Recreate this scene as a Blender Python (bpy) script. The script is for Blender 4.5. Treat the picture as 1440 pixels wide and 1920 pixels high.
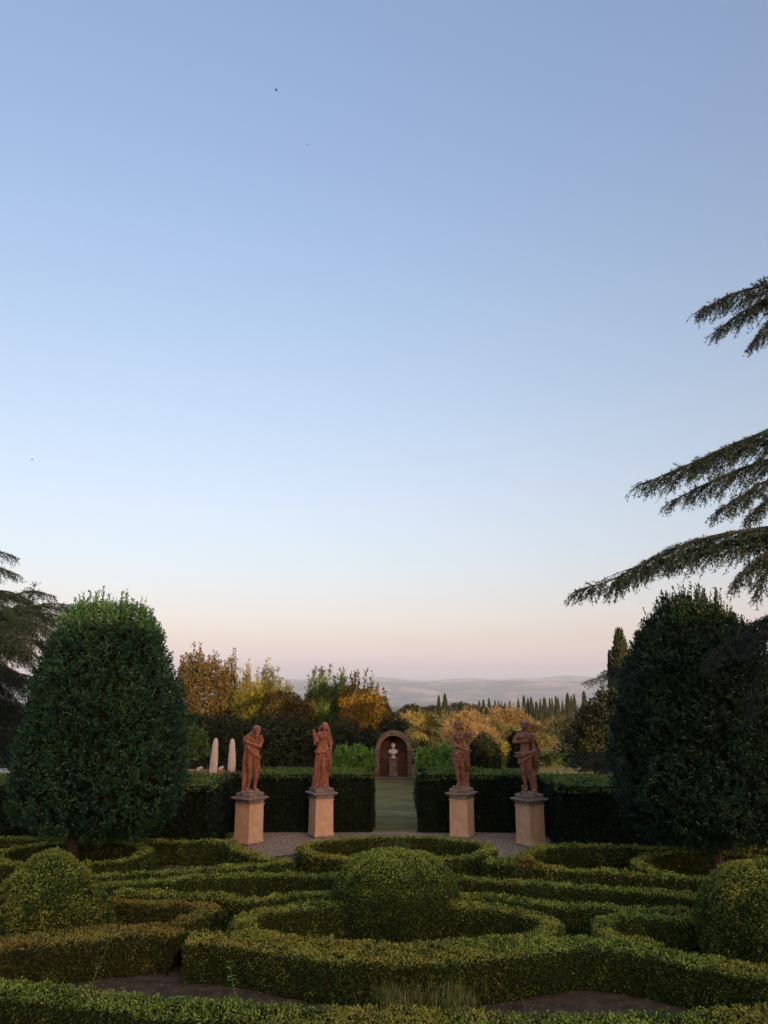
import bpy, math, random
import numpy as np
from mathutils import Vector, Matrix, noise as mnoise

# ------------------------------------------------------------------ scene / camera / light
for o in list(bpy.data.objects):
    bpy.data.objects.remove(o, do_unlink=True)
SC = bpy.context.scene
COL = SC.collection
rng = np.random.default_rng(7)
random.seed(7)

F_PX = 1450.0                       # focal length in pixels of the 1440 x 1920 photograph
CAM_H = 3.85
PITCH = math.atan(340.0 / F_PX)
YAW = math.atan(20.0 / F_PX)
cam_data = bpy.data.cameras.new('camera')
cam = bpy.data.objects.new('camera', cam_data)
COL.objects.link(cam)
cam.location = (0, 0, CAM_H)
cam.rotation_euler = (math.pi / 2 + PITCH, 0, YAW)
cam_data.sensor_fit = 'VERTICAL'
cam_data.sensor_height = 24.0
cam_data.lens = 24.0 * F_PX / 1920.0
cam_data.clip_start = 0.1
cam_data.clip_end = 60000.0
SC.camera = cam

SUN_ELEV = math.radians(5.2)
SUN_SIDE = math.radians(24.0)       # how far right of straight behind the camera the sun stands
sun_to = Vector((math.sin(SUN_SIDE) * math.cos(SUN_ELEV), -math.cos(SUN_SIDE) * math.cos(SUN_ELEV), math.sin(SUN_ELEV)))
sd = bpy.data.lights.new('sun', 'SUN')
sd.energy = 2.0
sd.angle = math.radians(0.6)
sd.color = (1.0, 0.60, 0.28)
sun = bpy.data.objects.new('sun', sd)
COL.objects.link(sun)
sun.location = sun_to * 60
sun.rotation_euler = sun_to.to_track_quat('Z', 'Y').to_euler()

def lin(c):
    return tuple(((v / 255.0) / 12.92 if v / 255.0 <= 0.04045 else ((v / 255.0 + 0.055) / 1.055) ** 2.4) for v in c)

W = bpy.data.worlds.new('World')
SC.world = W
W.use_nodes = True
nt = W.node_tree
nt.nodes.clear()
wo = nt.nodes.new('ShaderNodeOutputWorld')
bg = nt.nodes.new('ShaderNodeBackground')
sky = nt.nodes.new('ShaderNodeTexSky')
sky.sky_type = 'NISHITA'
sky.sun_disc = False
sky.sun_elevation = SUN_ELEV
sky.sun_rotation = math.pi - SUN_SIDE
sky.air_density = 0.75
sky.dust_density = 2.5
sky.ozone_density = 1.5
# hazy evening air: a tint by height above the horizon, the same all the way round
tc = nt.nodes.new('ShaderNodeTexCoord')
sx = nt.nodes.new('ShaderNodeSeparateXYZ')
ramp = nt.nodes.new('ShaderNodeValToRGB')
ramp.color_ramp.interpolation = 'LINEAR'
SKY_STOPS = [(0.0, (1.45, 1.25, 2.2)), (0.01, (1.30, 1.10, 1.95)), (0.033, (0.885, 0.62, 0.90)), (0.065, (0.735, 0.47, 0.46)), (0.113, (0.697, 0.46, 0.405)), (0.168, (0.703, 0.492, 0.414)),
             (0.234, (0.754, 0.531, 0.442)), (0.334, (0.803, 0.584, 0.489)), (0.455, (0.823, 0.636, 0.547)), (0.611, (0.859, 0.68, 0.633)), (0.724, (0.897, 0.731, 0.686))]
el = ramp.color_ramp.elements
while len(el) < len(SKY_STOPS):
    el.new(0.5)
for e, (p, c) in zip(el, SKY_STOPS):
    e.position = p
for e, (p, c) in zip(el, SKY_STOPS):
    e.position = p
    e.color = (*c, 1)
sk = nt.nodes.new('ShaderNodeMix')
sk.data_type = 'RGBA'
sk.blend_type = 'MULTIPLY'
sk.clamp_result = False
sk.inputs[0].default_value = 1.0
EV = 2.6
bg.inputs[1].default_value = 0.80 / 2 ** EV
nt.links.new(tc.outputs['Generated'], sx.inputs[0])
nt.links.new(sx.outputs[2], ramp.inputs[0])
nt.links.new(sky.outputs[0], sk.inputs[6])
nt.links.new(ramp.outputs[0], sk.inputs[7])
nt.links.new(sk.outputs[2], bg.inputs[0])
nt.links.new(bg.outputs[0], wo.inputs[0])

vs = SC.view_settings
vs.view_transform = 'Standard'
vs.look = 'None'
vs.exposure = EV
vs.gamma = 1.0
vs.use_curve_mapping = False
SC.render.engine = 'CYCLES'
cy = SC.cycles
cy.max_bounces = 5
cy.diffuse_bounces = 3
cy.glossy_bounces = 2
cy.transmission_bounces = 4
cy.transparent_max_bounces = 4
cy.volume_bounces = 0
cy.caustics_reflective = False
cy.caustics_refractive = False
cy.use_denoising = True
cy.use_adaptive_sampling = False
W.cycles.sampling_method = 'MANUAL'
W.cycles.sample_map_resolution = 2048
try:
    cy.denoiser = 'OPENIMAGEDENOISE'
    cy.denoising_input_passes = 'RGB_ALBEDO_NORMAL'
    cy.denoising_prefilter = 'ACCURATE'
except Exception:
    pass

# ------------------------------------------------------------------ pixel -> place
def ray(px, py):
    u = (px - 720) / F_PX
    v = (960 - py) / F_PX
    d = (u, math.cos(PITCH) - v * math.sin(PITCH), math.sin(PITCH) + v * math.cos(PITCH))
    c, s = math.cos(YAW), math.sin(YAW)
    return np.array([c * d[0] - s * d[1], s * d[0] + c * d[1], d[2]])

def on_z(px, py, z=0.0):            # the point of the level z that a pixel shows
    d = ray(px, py)
    return np.array([0, 0, CAM_H]) + d * ((z - CAM_H) / d[2])

def on_y(px, py, y):                # the point at depth y that a pixel shows
    d = ray(px, py)
    return np.array([0, 0, CAM_H]) + d * (y / d[1])

# ------------------------------------------------------------------ object helpers
def empty(name, loc=(0, 0, 0), rz=0.0):
    o = bpy.data.objects.new(name, None)
    o.empty_display_size = 0.2
    o.location = loc
    o.rotation_euler = (0, 0, rz)
    COL.objects.link(o)
    return o

def tag(o, label=None, cat=None, group=None, kind=None):
    if label: o['label'] = label
    if cat: o['category'] = cat
    if group: o['group'] = group
    if kind: o['kind'] = kind
    return o

def link_mesh(name, me, mats, parent=None, loc=None, smooth=False):
    o = bpy.data.objects.new(name, me)
    for m in (mats if isinstance(mats, (list, tuple)) else [mats]):
        if len(me.materials) < 8 and m.name not in [q.name for q in me.materials]:
            me.materials.append(m)
    if smooth and len(me.polygons):
        me.polygons.foreach_set('use_smooth', np.ones(len(me.polygons), dtype=bool))
    if loc is not None: o.location = loc
    COL.objects.link(o)
    if parent is not None: o.parent = parent
    return o

class MB:
    """collects vertices, faces, a tint per face, a material slot per face"""
    def __init__(self):
        self.v = []; self.f3 = []; self.f4 = []; self.t3 = []; self.t4 = []; self.s3 = []; self.s4 = []; self.n = 0
    def add(self, v, f, tint=0.5, slot=0):
        v = np.asarray(v, dtype=np.float32).reshape(-1, 3)
        f = np.asarray(f, dtype=np.int64)
        if len(f) == 0: return
        t = np.broadcast_to(np.asarray(tint, dtype=np.float32), (len(f),))
        s = np.full(len(f), slot, dtype=np.int32)
        self.v.append(v)
        if f.shape[1] == 3:
            self.f3.append(f + self.n); self.t3.append(t); self.s3.append(s)
        else:
            self.f4.append(f + self.n); self.t4.append(t); self.s4.append(s)
        self.n += len(v)
    def mesh(self, name, origin=(0, 0, 0)):
        me = bpy.data.meshes.new(name)
        v = np.concatenate(self.v) - np.asarray(origin, dtype=np.float32)
        me.vertices.add(len(v))
        me.vertices.foreach_set('co', v.astype(np.float32).ravel())
        f3 = np.concatenate(self.f3) if self.f3 else np.zeros((0, 3), int)
        f4 = np.concatenate(self.f4) if self.f4 else np.zeros((0, 4), int)
        li = np.concatenate([f3.ravel(), f4.ravel()]).astype(np.int32)
        me.loops.add(len(li))
        me.loops.foreach_set('vertex_index', li)
        tot = np.concatenate([np.full(len(f3), 3), np.full(len(f4), 4)]).astype(np.int32)
        st = np.concatenate([[0], np.cumsum(tot)[:-1]]).astype(np.int32)
        me.polygons.add(len(tot))
        me.polygons.foreach_set('loop_start', st)
        try: me.polygons.foreach_set('loop_total', tot)
        except Exception: pass
        slots = np.concatenate(self.s3 + self.s4)
        if slots.any(): me.polygons.foreach_set('material_index', slots)
        a = me.attributes.new('tint', 'FLOAT', 'FACE')
        a.data.foreach_set('value', np.concatenate(self.t3 + self.t4).astype(np.float32))
        me.polygons.foreach_set('use_smooth', np.zeros(len(tot), dtype=bool))
        me.update(calc_edges=True)
        return me
    def build(self, name, mats, parent=None, origin=(0, 0, 0), loc=None, smooth=False):
        return link_mesh(name, self.mesh(name, origin), mats, parent, loc, smooth)

def unit(a):
    return a / np.maximum(np.linalg.norm(a, axis=-1, keepdims=True), 1e-9)

def leaves(mb, P, D, L, Wd, tint, fold=0.25, roll=None, slot=0):
    """one folded four-cornered leaf at every P, growing along D"""
    n = len(P)
    if n == 0: return
    D = unit(np.asarray(D, float))
    R = unit(rng.normal(size=(n, 3)) if roll is None else roll + 0.42 * rng.normal(size=(n, 3)))
    S = unit(np.cross(D, R))
    N = np.cross(S, D)
    L = np.broadcast_to(np.asarray(L, float), (n,))[:, None]
    Wd = np.broadcast_to(np.asarray(Wd, float), (n,))[:, None]
    a = P
    b = P + D * L * 0.5 + S * Wd * 0.5 + N * Wd * fold
    c = P + D * L
    d = P + D * L * 0.5 - S * Wd * 0.5 + N * Wd * fold
    V = np.stack([a, b, c, d], 1).reshape(-1, 3)
    Fc = np.arange(n * 4).reshape(n, 4)
    mb.add(V, Fc, tint, slot)

def tube(mb, pts, rad, seg=6, tint=0.5, slot=0, cap=True):
    pts = np.asarray(pts, float); k = len(pts)
    rad = np.broadcast_to(np.asarray(rad, float), (k,))
    T = unit(np.gradient(pts, axis=0))
    up = np.where(np.abs(T[:, 2:3]) > 0.9, np.array([[1.0, 0, 0]]), np.array([[0, 0, 1.0]]))
    S = unit(np.cross(T, up)); N = np.cross(S, T)
    a = np.linspace(0, 2 * math.pi, seg, endpoint=False)
    V = pts[:, None] + rad[:, None, None] * (np.cos(a)[None, :, None] * S[:, None] + np.sin(a)[None, :, None] * N[:, None])
    V = V.reshape(-1, 3)
    i, j = np.meshgrid(np.arange(k - 1), np.arange(seg), indexing='ij')
    j2 = (j + 1) % seg
    Fq = np.stack([i * seg + j, i * seg + j2, (i + 1) * seg + j2, (i + 1) * seg + j], -1).reshape(-1, 4)
    mb.add(V, Fq[:, ::-1], tint, slot)
    if cap:
        V2 = np.concatenate([V[:seg], pts[:1], V[-seg:], pts[-1:]])
        q = np.arange(seg); q2 = (q + 1) % seg
        mb.add(V2, np.concatenate([np.stack([q, q2, np.full(seg, seg)], 1), np.stack([q2 + seg + 1, q + seg + 1, np.full(seg, 2 * seg + 1)], 1)]), tint, slot)

def box(mb, c, h, rz=0.0, tint=0.5, slot=0, taper=1.0, bev=0.0):
    """a box, centre c, half sizes h; bev cuts the edges"""
    c = np.asarray(c, float)
    if bev > 0:
        levels = [(-h[2], 1 - 0), (-h[2] + bev, 0), (h[2] - bev, 0), (h[2], 1)]
        rings = []
        for lv, (z, ins) in enumerate(levels):
            t = 1.0 if z < 0 else taper
            x, y = h[0] * t, h[1] * t
            if lv in (0, 3): x -= bev; y -= bev
            b = bev
            rings.append([(x - b, -y, z), (x, -y + b, z), (x, y - b, z), (x - b, y, z), (-x + b, y, z), (-x, y - b, z), (-x, -y + b, z), (-x + b, -y, z)])
        V = np.array(rings, float).reshape(-1, 3)
        Fq = [(r * 8 + j, r * 8 + (j + 1) % 8, (r + 1) * 8 + (j + 1) % 8, (r + 1) * 8 + j) for r in range(3) for j in range(8)]
        for r0, s in ((0, -1), (24, 1)):
            for q in ((0, 1, 2, 3), (0, 3, 4, 7), (4, 5, 6, 7)):
                q = [r0 + k for k in q]
                Fq.append(tuple(q if s > 0 else q[::-1]))
    else:
        V = np.array([(sx_ * h[0] * (taper if sz > 0 else 1), sy * h[1] * (taper if sz > 0 else 1), sz * h[2]) for sz in (-1, 1) for sy in (-1, 1) for sx_ in (-1, 1)], float)
        Fq = [(0, 2, 3, 1), (4, 5, 7, 6), (0, 1, 5, 4), (2, 6, 7, 3), (0, 4, 6, 2), (1, 3, 7, 5)]
    cs, sn = math.cos(rz), math.sin(rz)
    V = np.stack([V[:, 0] * cs - V[:, 1] * sn, V[:, 0] * sn + V[:, 1] * cs, V[:, 2]], 1) + c
    mb.add(V, Fq, tint, slot)

def lathe(mb, prof, seg=16, c=(0, 0, 0), tint=0.5, slot=0, wob=None):
    prof = np.asarray(prof, float); k = len(prof)
    a = np.linspace(0, 2 * math.pi, seg, endpoint=False)
    R = prof[:, 0:1] * np.ones((1, seg))
    if wob is not None: R = R * wob(a[None, :], prof[:, 1:2])
    V = np.stack([R * np.cos(a), R * np.sin(a), prof[:, 1:2] * np.ones((1, seg))], -1).reshape(-1, 3) + np.asarray(c)
    i, j = np.meshgrid(np.arange(k - 1), np.arange(seg), indexing='ij')
    j2 = (j + 1) % seg
    mb.add(V, np.stack([i * seg + j, i * seg + j2, (i + 1) * seg + j2, (i + 1) * seg + j], -1).reshape(-1, 4), tint, slot)

# cheap smooth 3-D noise on arrays
_G = rng.normal(size=(32, 32, 32))
def vnoise(P, s=1.0):
    Q = np.asarray(P, float) * s + 100.37
    i = np.floor(Q).astype(int); f = Q - i
    f = f * f * (3 - 2 * f)
    r = 0
    for dx in (0, 1):
        for dy in (0, 1):
            for dz in (0, 1):
                w = (f[..., 0] if dx else 1 - f[..., 0]) * (f[..., 1] if dy else 1 - f[..., 1]) * (f[..., 2] if dz else 1 - f[..., 2])
                r = r + w * _G[(i[..., 0] + dx) % 32, (i[..., 1] + dy) % 32, (i[..., 2] + dz) % 32]
    return r

def fbm(P, s=1.0, octv=3):
    return sum(vnoise(np.asarray(P) + 17.1 * k, s * 2 ** k) / 2 ** k for k in range(octv))

# ------------------------------------------------------------------ materials
def new_mat(name):
    m = bpy.data.materials.new(name)
    m.use_nodes = True
    n = m.node_tree.nodes
    return m, m.node_tree, n['Principled BSDF'], n['Material Output']

def ramp_node(t, stops, interp='LINEAR'):
    r = t.nodes.new('ShaderNodeValToRGB')
    r.color_ramp.interpolation = interp
    e = r.color_ramp.elements
    while len(e) < len(stops): e.new(0.5)
    for a, (p, c) in zip(e, stops): a.position = p
    for a, (p, c) in zip(e, stops): a.position = p; a.color = (*c, 1)
    return r

def mix_node(t, blend='MIX', fac=0.5):
    m = t.nodes.new('ShaderNodeMix')
    m.data_type = 'RGBA'; m.blend_type = blend
    m.inputs[0].default_value = fac
    return m

def noise_node(t, scale, detail=3, rough=0.55, coord='pos', dist=0.0):
    n = t.nodes.new('ShaderNodeTexNoise')
    n.inputs['Scale'].default_value = scale
    n.inputs['Detail'].default_value = detail
    n.inputs['Roughness'].default_value = rough
    n.inputs['Distortion'].default_value = dist
    if coord == 'pos':
        g = t.nodes.new('ShaderNodeNewGeometry')
        t.links.new(g.outputs['Position'], n.inputs['Vector'])
    else:
        g = t.nodes.new('ShaderNodeTexCoord')
        t.links.new(g.outputs['Object'], n.inputs['Vector'])
    return n

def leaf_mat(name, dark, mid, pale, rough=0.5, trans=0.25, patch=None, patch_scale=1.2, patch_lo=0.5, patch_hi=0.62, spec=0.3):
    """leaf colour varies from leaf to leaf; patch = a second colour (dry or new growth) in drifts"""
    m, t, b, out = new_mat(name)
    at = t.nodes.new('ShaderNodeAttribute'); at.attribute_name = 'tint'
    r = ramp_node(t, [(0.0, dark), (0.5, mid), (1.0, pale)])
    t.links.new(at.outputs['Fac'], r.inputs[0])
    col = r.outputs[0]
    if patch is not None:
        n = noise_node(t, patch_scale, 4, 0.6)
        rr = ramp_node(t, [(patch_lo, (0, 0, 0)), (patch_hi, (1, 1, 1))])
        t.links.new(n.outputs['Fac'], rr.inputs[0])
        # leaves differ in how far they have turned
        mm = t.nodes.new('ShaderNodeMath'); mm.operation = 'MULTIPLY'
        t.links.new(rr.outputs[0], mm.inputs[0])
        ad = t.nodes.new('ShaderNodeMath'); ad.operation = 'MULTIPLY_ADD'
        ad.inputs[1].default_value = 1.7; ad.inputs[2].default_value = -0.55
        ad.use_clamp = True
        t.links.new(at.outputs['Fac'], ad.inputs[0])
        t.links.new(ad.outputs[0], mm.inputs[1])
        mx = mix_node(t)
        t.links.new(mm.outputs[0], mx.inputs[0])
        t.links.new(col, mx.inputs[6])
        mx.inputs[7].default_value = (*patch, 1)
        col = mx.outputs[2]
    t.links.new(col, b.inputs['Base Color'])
    b.inputs['Roughness'].default_value = rough
    b.inputs['Specular IOR Level'].default_value = spec
    if trans > 0:
        tr = t.nodes.new('ShaderNodeBsdfTranslucent')
        t.links.new(col, tr.inputs[0])
        ms = t.nodes.new('ShaderNodeMixShader'); ms.inputs[0].default_value = trans
        t.links.new(b.outputs[0], ms.inputs[1]); t.links.new(tr.outputs[0], ms.inputs[2])
        t.links.new(ms.outputs[0], out.inputs[0])
    return m

def plain_mat(name, stops, scale=6.0, rough=0.8, bump=0.2, bump_scale=40.0, detail=5, spec=0.25, coord='obj'):
    m, t, b, out = new_mat(name)
    n = noise_node(t, scale, detail, 0.6, coord)
    r = ramp_node(t, stops)
    t.links.new(n.outputs['Fac'], r.inputs[0])
    t.links.new(r.outputs[0], b.inputs['Base Color'])
    b.inputs['Roughness'].default_value = rough
    b.inputs['Specular IOR Level'].default_value = spec
    if bump > 0:
        n2 = noise_node(t, bump_scale, 4, 0.6, coord)
        bp = t.nodes.new('ShaderNodeBump'); bp.inputs['Strength'].default_value = bump
        bp.inputs['Distance'].default_value = 0.02
        t.links.new(n2.outputs['Fac'], bp.inputs['Height'])
        t.links.new(bp.outputs[0], b.inputs['Normal'])
    return m

BOX_LEAF = leaf_mat('box_leaf', (0.018, 0.042, 0.006), (0.068, 0.124, 0.015), (0.40, 0.50, 0.07), patch=(0.46, 0.39, 0.055), patch_scale=0.55, patch_lo=0.47, patch_hi=0.62, trans=0.2)
BOX_BRONZE = leaf_mat('bronze_box_leaf', (0.026, 0.044, 0.008), (0.090, 0.112, 0.016), (0.40, 0.37, 0.06), patch=(0.44, 0.27, 0.05), patch_scale=0.8, patch_lo=0.42, patch_hi=0.56, trans=0.2)
YEW_LEAF = leaf_mat('laurel_hedge_leaf', (0.004, 0.012, 0.005), (0.012, 0.034, 0.010), (0.16, 0.26, 0.045), trans=0.15, rough=0.42, patch=(0.12, 0.16, 0.022), patch_scale=0.5, patch_lo=0.55, patch_hi=0.7)
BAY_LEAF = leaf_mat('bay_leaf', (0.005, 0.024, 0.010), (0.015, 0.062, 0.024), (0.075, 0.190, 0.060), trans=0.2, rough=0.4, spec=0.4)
def core_mat(name, c):
    m, t, b, out = new_mat(name)
    n = noise_node(t, 22, 4, 0.7)
    r = ramp_node(t, [(0.3, tuple(v * 0.5 for v in c)), (0.7, c)])
    t.links.new(n.outputs['Fac'], r.inputs[0]); t.links.new(r.outputs[0], b.inputs['Base Color'])
    b.inputs['Roughness'].default_value = 1.0; b.inputs['Specular IOR Level'].default_value = 0.0
    bp = t.nodes.new('ShaderNodeBump'); bp.inputs['Strength'].default_value = 1.0; bp.inputs['Distance'].default_value = 0.05
    t.links.new(n.outputs['Fac'], bp.inputs['Height']); t.links.new(bp.outputs[0], b.inputs['Normal'])
    return m
CORE_BOX = core_mat('box_inner_twigs', (0.045, 0.045, 0.014))
CORE_DARK = core_mat('inner_twigs', (0.016, 0.022, 0.010))
BAY_DARK = leaf_mat('bay_leaf_painted_shade', (0.005, 0.018, 0.009), (0.011, 0.040, 0.017), (0.034, 0.095, 0.034), trans=0.2, rough=0.4, spec=0.35)  # bay leaf again, with the shade over this tree put into its colour
BARK = plain_mat('bark', [(0.3, (0.022, 0.018, 0.014)), (0.7, (0.055, 0.045, 0.036))], scale=9, bump=0.6, bump_scale=25, rough=0.9)
TWIG = plain_mat('twig_wood', [(0.3, (0.03, 0.024, 0.016)), (0.7, (0.07, 0.055, 0.035))], scale=12, bump=0.3, rough=0.9)

# ------------------------------------------------------------------ the land
def smooth01(a, lo, hi):
    t = np.clip((a - lo) / (hi - lo), 0, 1)
    return t * t * (3 - 2 * t)

def land_height(x, y):
    """level garden terrace; the slope falls away behind it into a wide valley; hills close the view"""
    r = np.hypot(x, y)
    P = np.stack([x, y, np.zeros_like(x)], -1)
    z = -7.0 * smooth01(y, 46, 150) * smooth01(r, 46, 150) - 24 * smooth01(r, 150, 700) - 72 * smooth01(r, 600, 2600)
    z = z + smooth01(r, 900, 3000) * (1 - smooth01(r, 4800, 6500)) * (14 + 26 * fbm(P / 1300.0, 1, 3))
    az = np.arctan2(x, y)
    A = np.stack([az * 14, np.zeros_like(az), np.full_like(az, 3.3)], -1)
    ridge = 296 + 26 * fbm(A, 0.5, 3) - 34 * smooth01(-az, 0.03, 0.16)
    z = z + ridge * smooth01(r, 10400, 13600) * (1 - 0.35 * smooth01(r, 13800, 16500)) + smooth01(r, 10500, 12500) * 22 * fbm(P / 1500.0, 1, 3)
    z = z + smooth01(r, 16000, 17800) * (205 + 60 * fbm(A + 9, 0.8, 3))
    return z

rr_ = np.concatenate([[0.0], np.linspace(1.5, 60, 40), np.geomspace(63, 18500, 150)])
na = 320
aa = np.linspace(-math.pi, math.pi, na, endpoint=False)
RR, AA = np.meshgrid(rr_[1:], aa, indexing='ij')
GX, GY = RR * np.sin(AA), RR * np.cos(AA)
GZ = land_height(GX, GY)
V = np.concatenate([[[0, 0, 0]], np.stack([GX, GY, GZ], -1).reshape(-1, 3)])
k = len(rr_) - 1
i, j = np.meshgrid(np.arange(k - 1), np.arange(na), indexing='ij')
j2 = (j + 1) % na
Fq = np.stack([1 + i * na + j, 1 + (i + 1) * na + j, 1 + (i + 1) * na + j2, 1 + i * na + j2], -1).reshape(-1, 4)
q = np.arange(na)
mb = MB()
mb.add(V, Fq[:, ::-1])
mb.add(np.concatenate([V[:1], V[1:1 + na]]), np.stack([np.zeros(na, int), 1 + (q + 1) % na, 1 + q], 1))

# ground: mown grass near by; fields, stubble and woods further out
GROUND, t, b, out = new_mat('ground_land')
n1 = noise_node(t, 0.9, 6, 0.7)
r1 = ramp_node(t, [(0.30, (0.075, 0.075, 0.024)), (0.5, (0.165, 0.15, 0.052)), (0.70, (0.28, 0.235, 0.095))])
mpg = t.nodes.new('ShaderNodeMapping'); mpg.inputs['Scale'].default_value = (0.5, 1.0, 1.0)
gp0 = t.nodes.new('ShaderNodeNewGeometry'); t.links.new(gp0.outputs['Position'], mpg.inputs[0]); t.links.new(mpg.outputs[0], n1.inputs['Vector'])
t.links.new(n1.outputs['Fac'], r1.inputs[0])
vor = t.nodes.new('ShaderNodeTexVoronoi'); vor.inputs['Scale'].default_value = 0.0032
gp = t.nodes.new('ShaderNodeNewGeometry')
nd = noise_node(t, 0.003, 3)
ad = t.nodes.new('ShaderNodeVectorMath'); ad.operation = 'MULTIPLY_ADD'
ad.inputs[1].default_value = (220, 220, 0)
t.links.new(nd.outputs['Color'], ad.inputs[0]); t.links.new(gp.outputs['Position'], ad.inputs[2])
t.links.new(ad.outputs[0], vor.inputs['Vector'])
sp = t.nodes.new('ShaderNodeSeparateColor'); t.links.new(vor.outputs['Color'], sp.inputs[0])
r2 = ramp_node(t, [(0.0, (0.05, 0.062, 0.022)), (0.35, (0.09, 0.09, 0.035)), (0.6, (0.23, 0.18, 0.09)), (0.85, (0.34, 0.26, 0.14)), (1.0, (0.10, 0.10, 0.04))])
t.links.new(sp.outputs[0], r2.inputs[0])
nw = noise_node(t, 0.0016, 6, 0.62)
rw = ramp_node(t, [(0.47, (0, 0, 0)), (0.53, (1, 1, 1))])
t.links.new(nw.outputs['Fac'], rw.inputs[0])
mxw = mix_node(t)
t.links.new(rw.outputs[0], mxw.inputs[0]); t.links.new(r2.outputs[0], mxw.inputs[6]); mxw.inputs[7].default_value = (0.026, 0.036, 0.016, 1)
ln = t.nodes.new('ShaderNodeVectorMath'); ln.operation = 'LENGTH'
t.links.new(gp.outputs['Position'], ln.inputs[0])
mr = t.nodes.new('ShaderNodeMapRange'); mr.inputs[1].default_value = 150; mr.inputs[2].default_value = 420
t.links.new(ln.outputs['Value'], mr.inputs[0])
mxf = mix_node(t)
t.links.new(mr.outputs[0], mxf.inputs[0]); t.links.new(r1.outputs[0], mxf.inputs[6]); t.links.new(mxw.outputs[2], mxf.inputs[7])
t.links.new(mxf.outputs[2], b.inputs['Base Color'])
b.inputs['Roughness'].default_value = 0.95; b.inputs['Specular IOR Level'].default_value = 0.1
ground = mb.build('ground', GROUND, smooth=True)
tag(ground, 'wide land with garden lawns, valley fields and far hills', 'ground', kind='structure')

# parterre soil: a sheet just above the ground
SOIL = plain_mat('parterre_soil', [(0.3, (0.05, 0.032, 0.02)), (0.55, (0.10, 0.068, 0.042)), (0.75, (0.18, 0.13, 0.08))], scale=5, bump=0.9, bump_scale=30, rough=0.95, coord='pos')
def sheet(name, pts, z, mat, label, cat):
    """a flat patch with an outline; subdivided fan"""
    pts = np.asarray(pts, float)
    c = pts.mean(0)
    mb = MB()
    rings = [c + (pts - c) * f for f in (0.25, 0.5, 0.75, 1.0)]
    V = np.concatenate([c[None]] + rings)
    n = len(pts)
    V = np.concatenate([V, np.full((len(V), 1), z)], 1)
    q = np.arange(n); q2 = (q + 1) % n
    mb.add(V, np.stack([np.zeros(n, int), 1 + q, 1 + q2], 1))
    for r in range(3):
        mb.add(V, np.stack([1 + r * n + q, 1 + (r + 1) * n + q, 1 + (r + 1) * n + q2, 1 + r * n + q2], 1))
    o = mb.build(name, mat)
    tag(o, label, cat, kind='structure')
    return o

def wobble_rect(x0, x1, y0, y1, n=26, amp=0.12):
    p = []
    for s in range(n): p.append((x0 + (x1 - x0) * s / n, y0))
    for s in range(n): p.append((x1, y0 + (y1 - y0) * s / n))
    for s in range(n): p.append((x1 - (x1 - x0) * s / n, y1))
    for s in range(n): p.append((x0, y1 - (y1 - y0) * s / n))
    p = np.array(p)
    return p + amp * rng.normal(size=p.shape)
sheet('parterre_soil', wobble_rect(-16, 16, 5.0, 20.3), 0.006, SOIL, 'dark brown soil between the low box hedges', 'soil')
GRAVEL = plain_mat('gravel_bed', [(0.36, (0.12, 0.086, 0.055)), (0.5, (0.34, 0.255, 0.17)), (0.64, (0.60, 0.47, 0.34))], scale=28, bump=1.0, bump_scale=45, rough=0.95, coord='pos')
gpts = np.array([on_z(px, py)[:2] for px, py in [(462, 1618), (520, 1606), (560, 1612), (640, 1600), (742, 1588), (850, 1600), (930, 1612), (985, 1612), (1060, 1600), (1060, 1566), (960, 1560), (790, 1560), (690, 1560), (540, 1560), (440, 1566), (420, 1590)]])
sheet('gravel_path', gpts, 0.011, GRAVEL, 'grey gravel path curving past the statue pedestals', 'path')

# loose pebbles lying on the gravel
PEB = plain_mat('pebble', [(0.36, (0.14, 0.10, 0.07)), (0.5, (0.36, 0.275, 0.195)), (0.64, (0.66, 0.53, 0.40))], scale=14, bump=0, rough=0.9, coord='pos')
mb = MB()
ico = np.array([(0, 0, 1), (0.9, 0, 0.2), (0.28, 0.85, 0.2), (-0.73, 0.53, 0.2), (-0.73, -0.53, 0.2), (0.28, -0.85, 0.2), (0, 0, -0.5)])
icf = np.array([(0, 1, 2), (0, 2, 3), (0, 3, 4), (0, 4, 5), (0, 5, 1), (6, 2, 1), (6, 3, 2), (6, 4, 3), (6, 5, 4), (6, 1, 5)])
n = 6000
px = np.concatenate([rng.uniform(-5.2, -2.0, n // 2), rng.uniform(1.8, 4.6, n // 2)])
py = rng.uniform(18.2, 23.2, n)
s = rng.uniform(0.010, 0.026, n)
Vp = ico[None] * s[:, None, None] * rng.uniform(0.7, 1.3, (n, 1, 3)) * np.array([1, 1, 0.7]) + np.stack([px, py, np.full(n, 0.015)], 1)[:, None]
mb.add(Vp.reshape(-1, 3), (icf[None] + 7 * np.arange(n)[:, None, None]).reshape(-1, 3))
tag(mb.build('gravel', PEB), 'loose grey pebbles around the statue pedestals', 'gravel', kind='stuff')

# leaf litter and clods on the soil
LITTER = leaf_mat('dry_litter', (0.05, 0.032, 0.018), (0.16, 0.105, 0.055), (0.38, 0.28, 0.16), trans=0)
mb = MB()
n = 18000
yy = 9.0 + 10.5 * rng.random(n) ** 1.6
xx = rng.uniform(-1, 1, n) * (4.5 + yy * 0.42)
P = np.stack([xx, yy, np.full(n, 0.012)], 1)
D = rng.normal(size=(n, 3)) * np.array([1, 1, 0.25])
leaves(mb, P, D, rng.uniform(0.02, 0.05, n), rng.uniform(0.01, 0.022, n), rng.random(n))
tag(mb.build('leaf_litter', LITTER), 'dry fallen leaves scattered over the parterre soil', 'leaf litter', kind='stuff')

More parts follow.
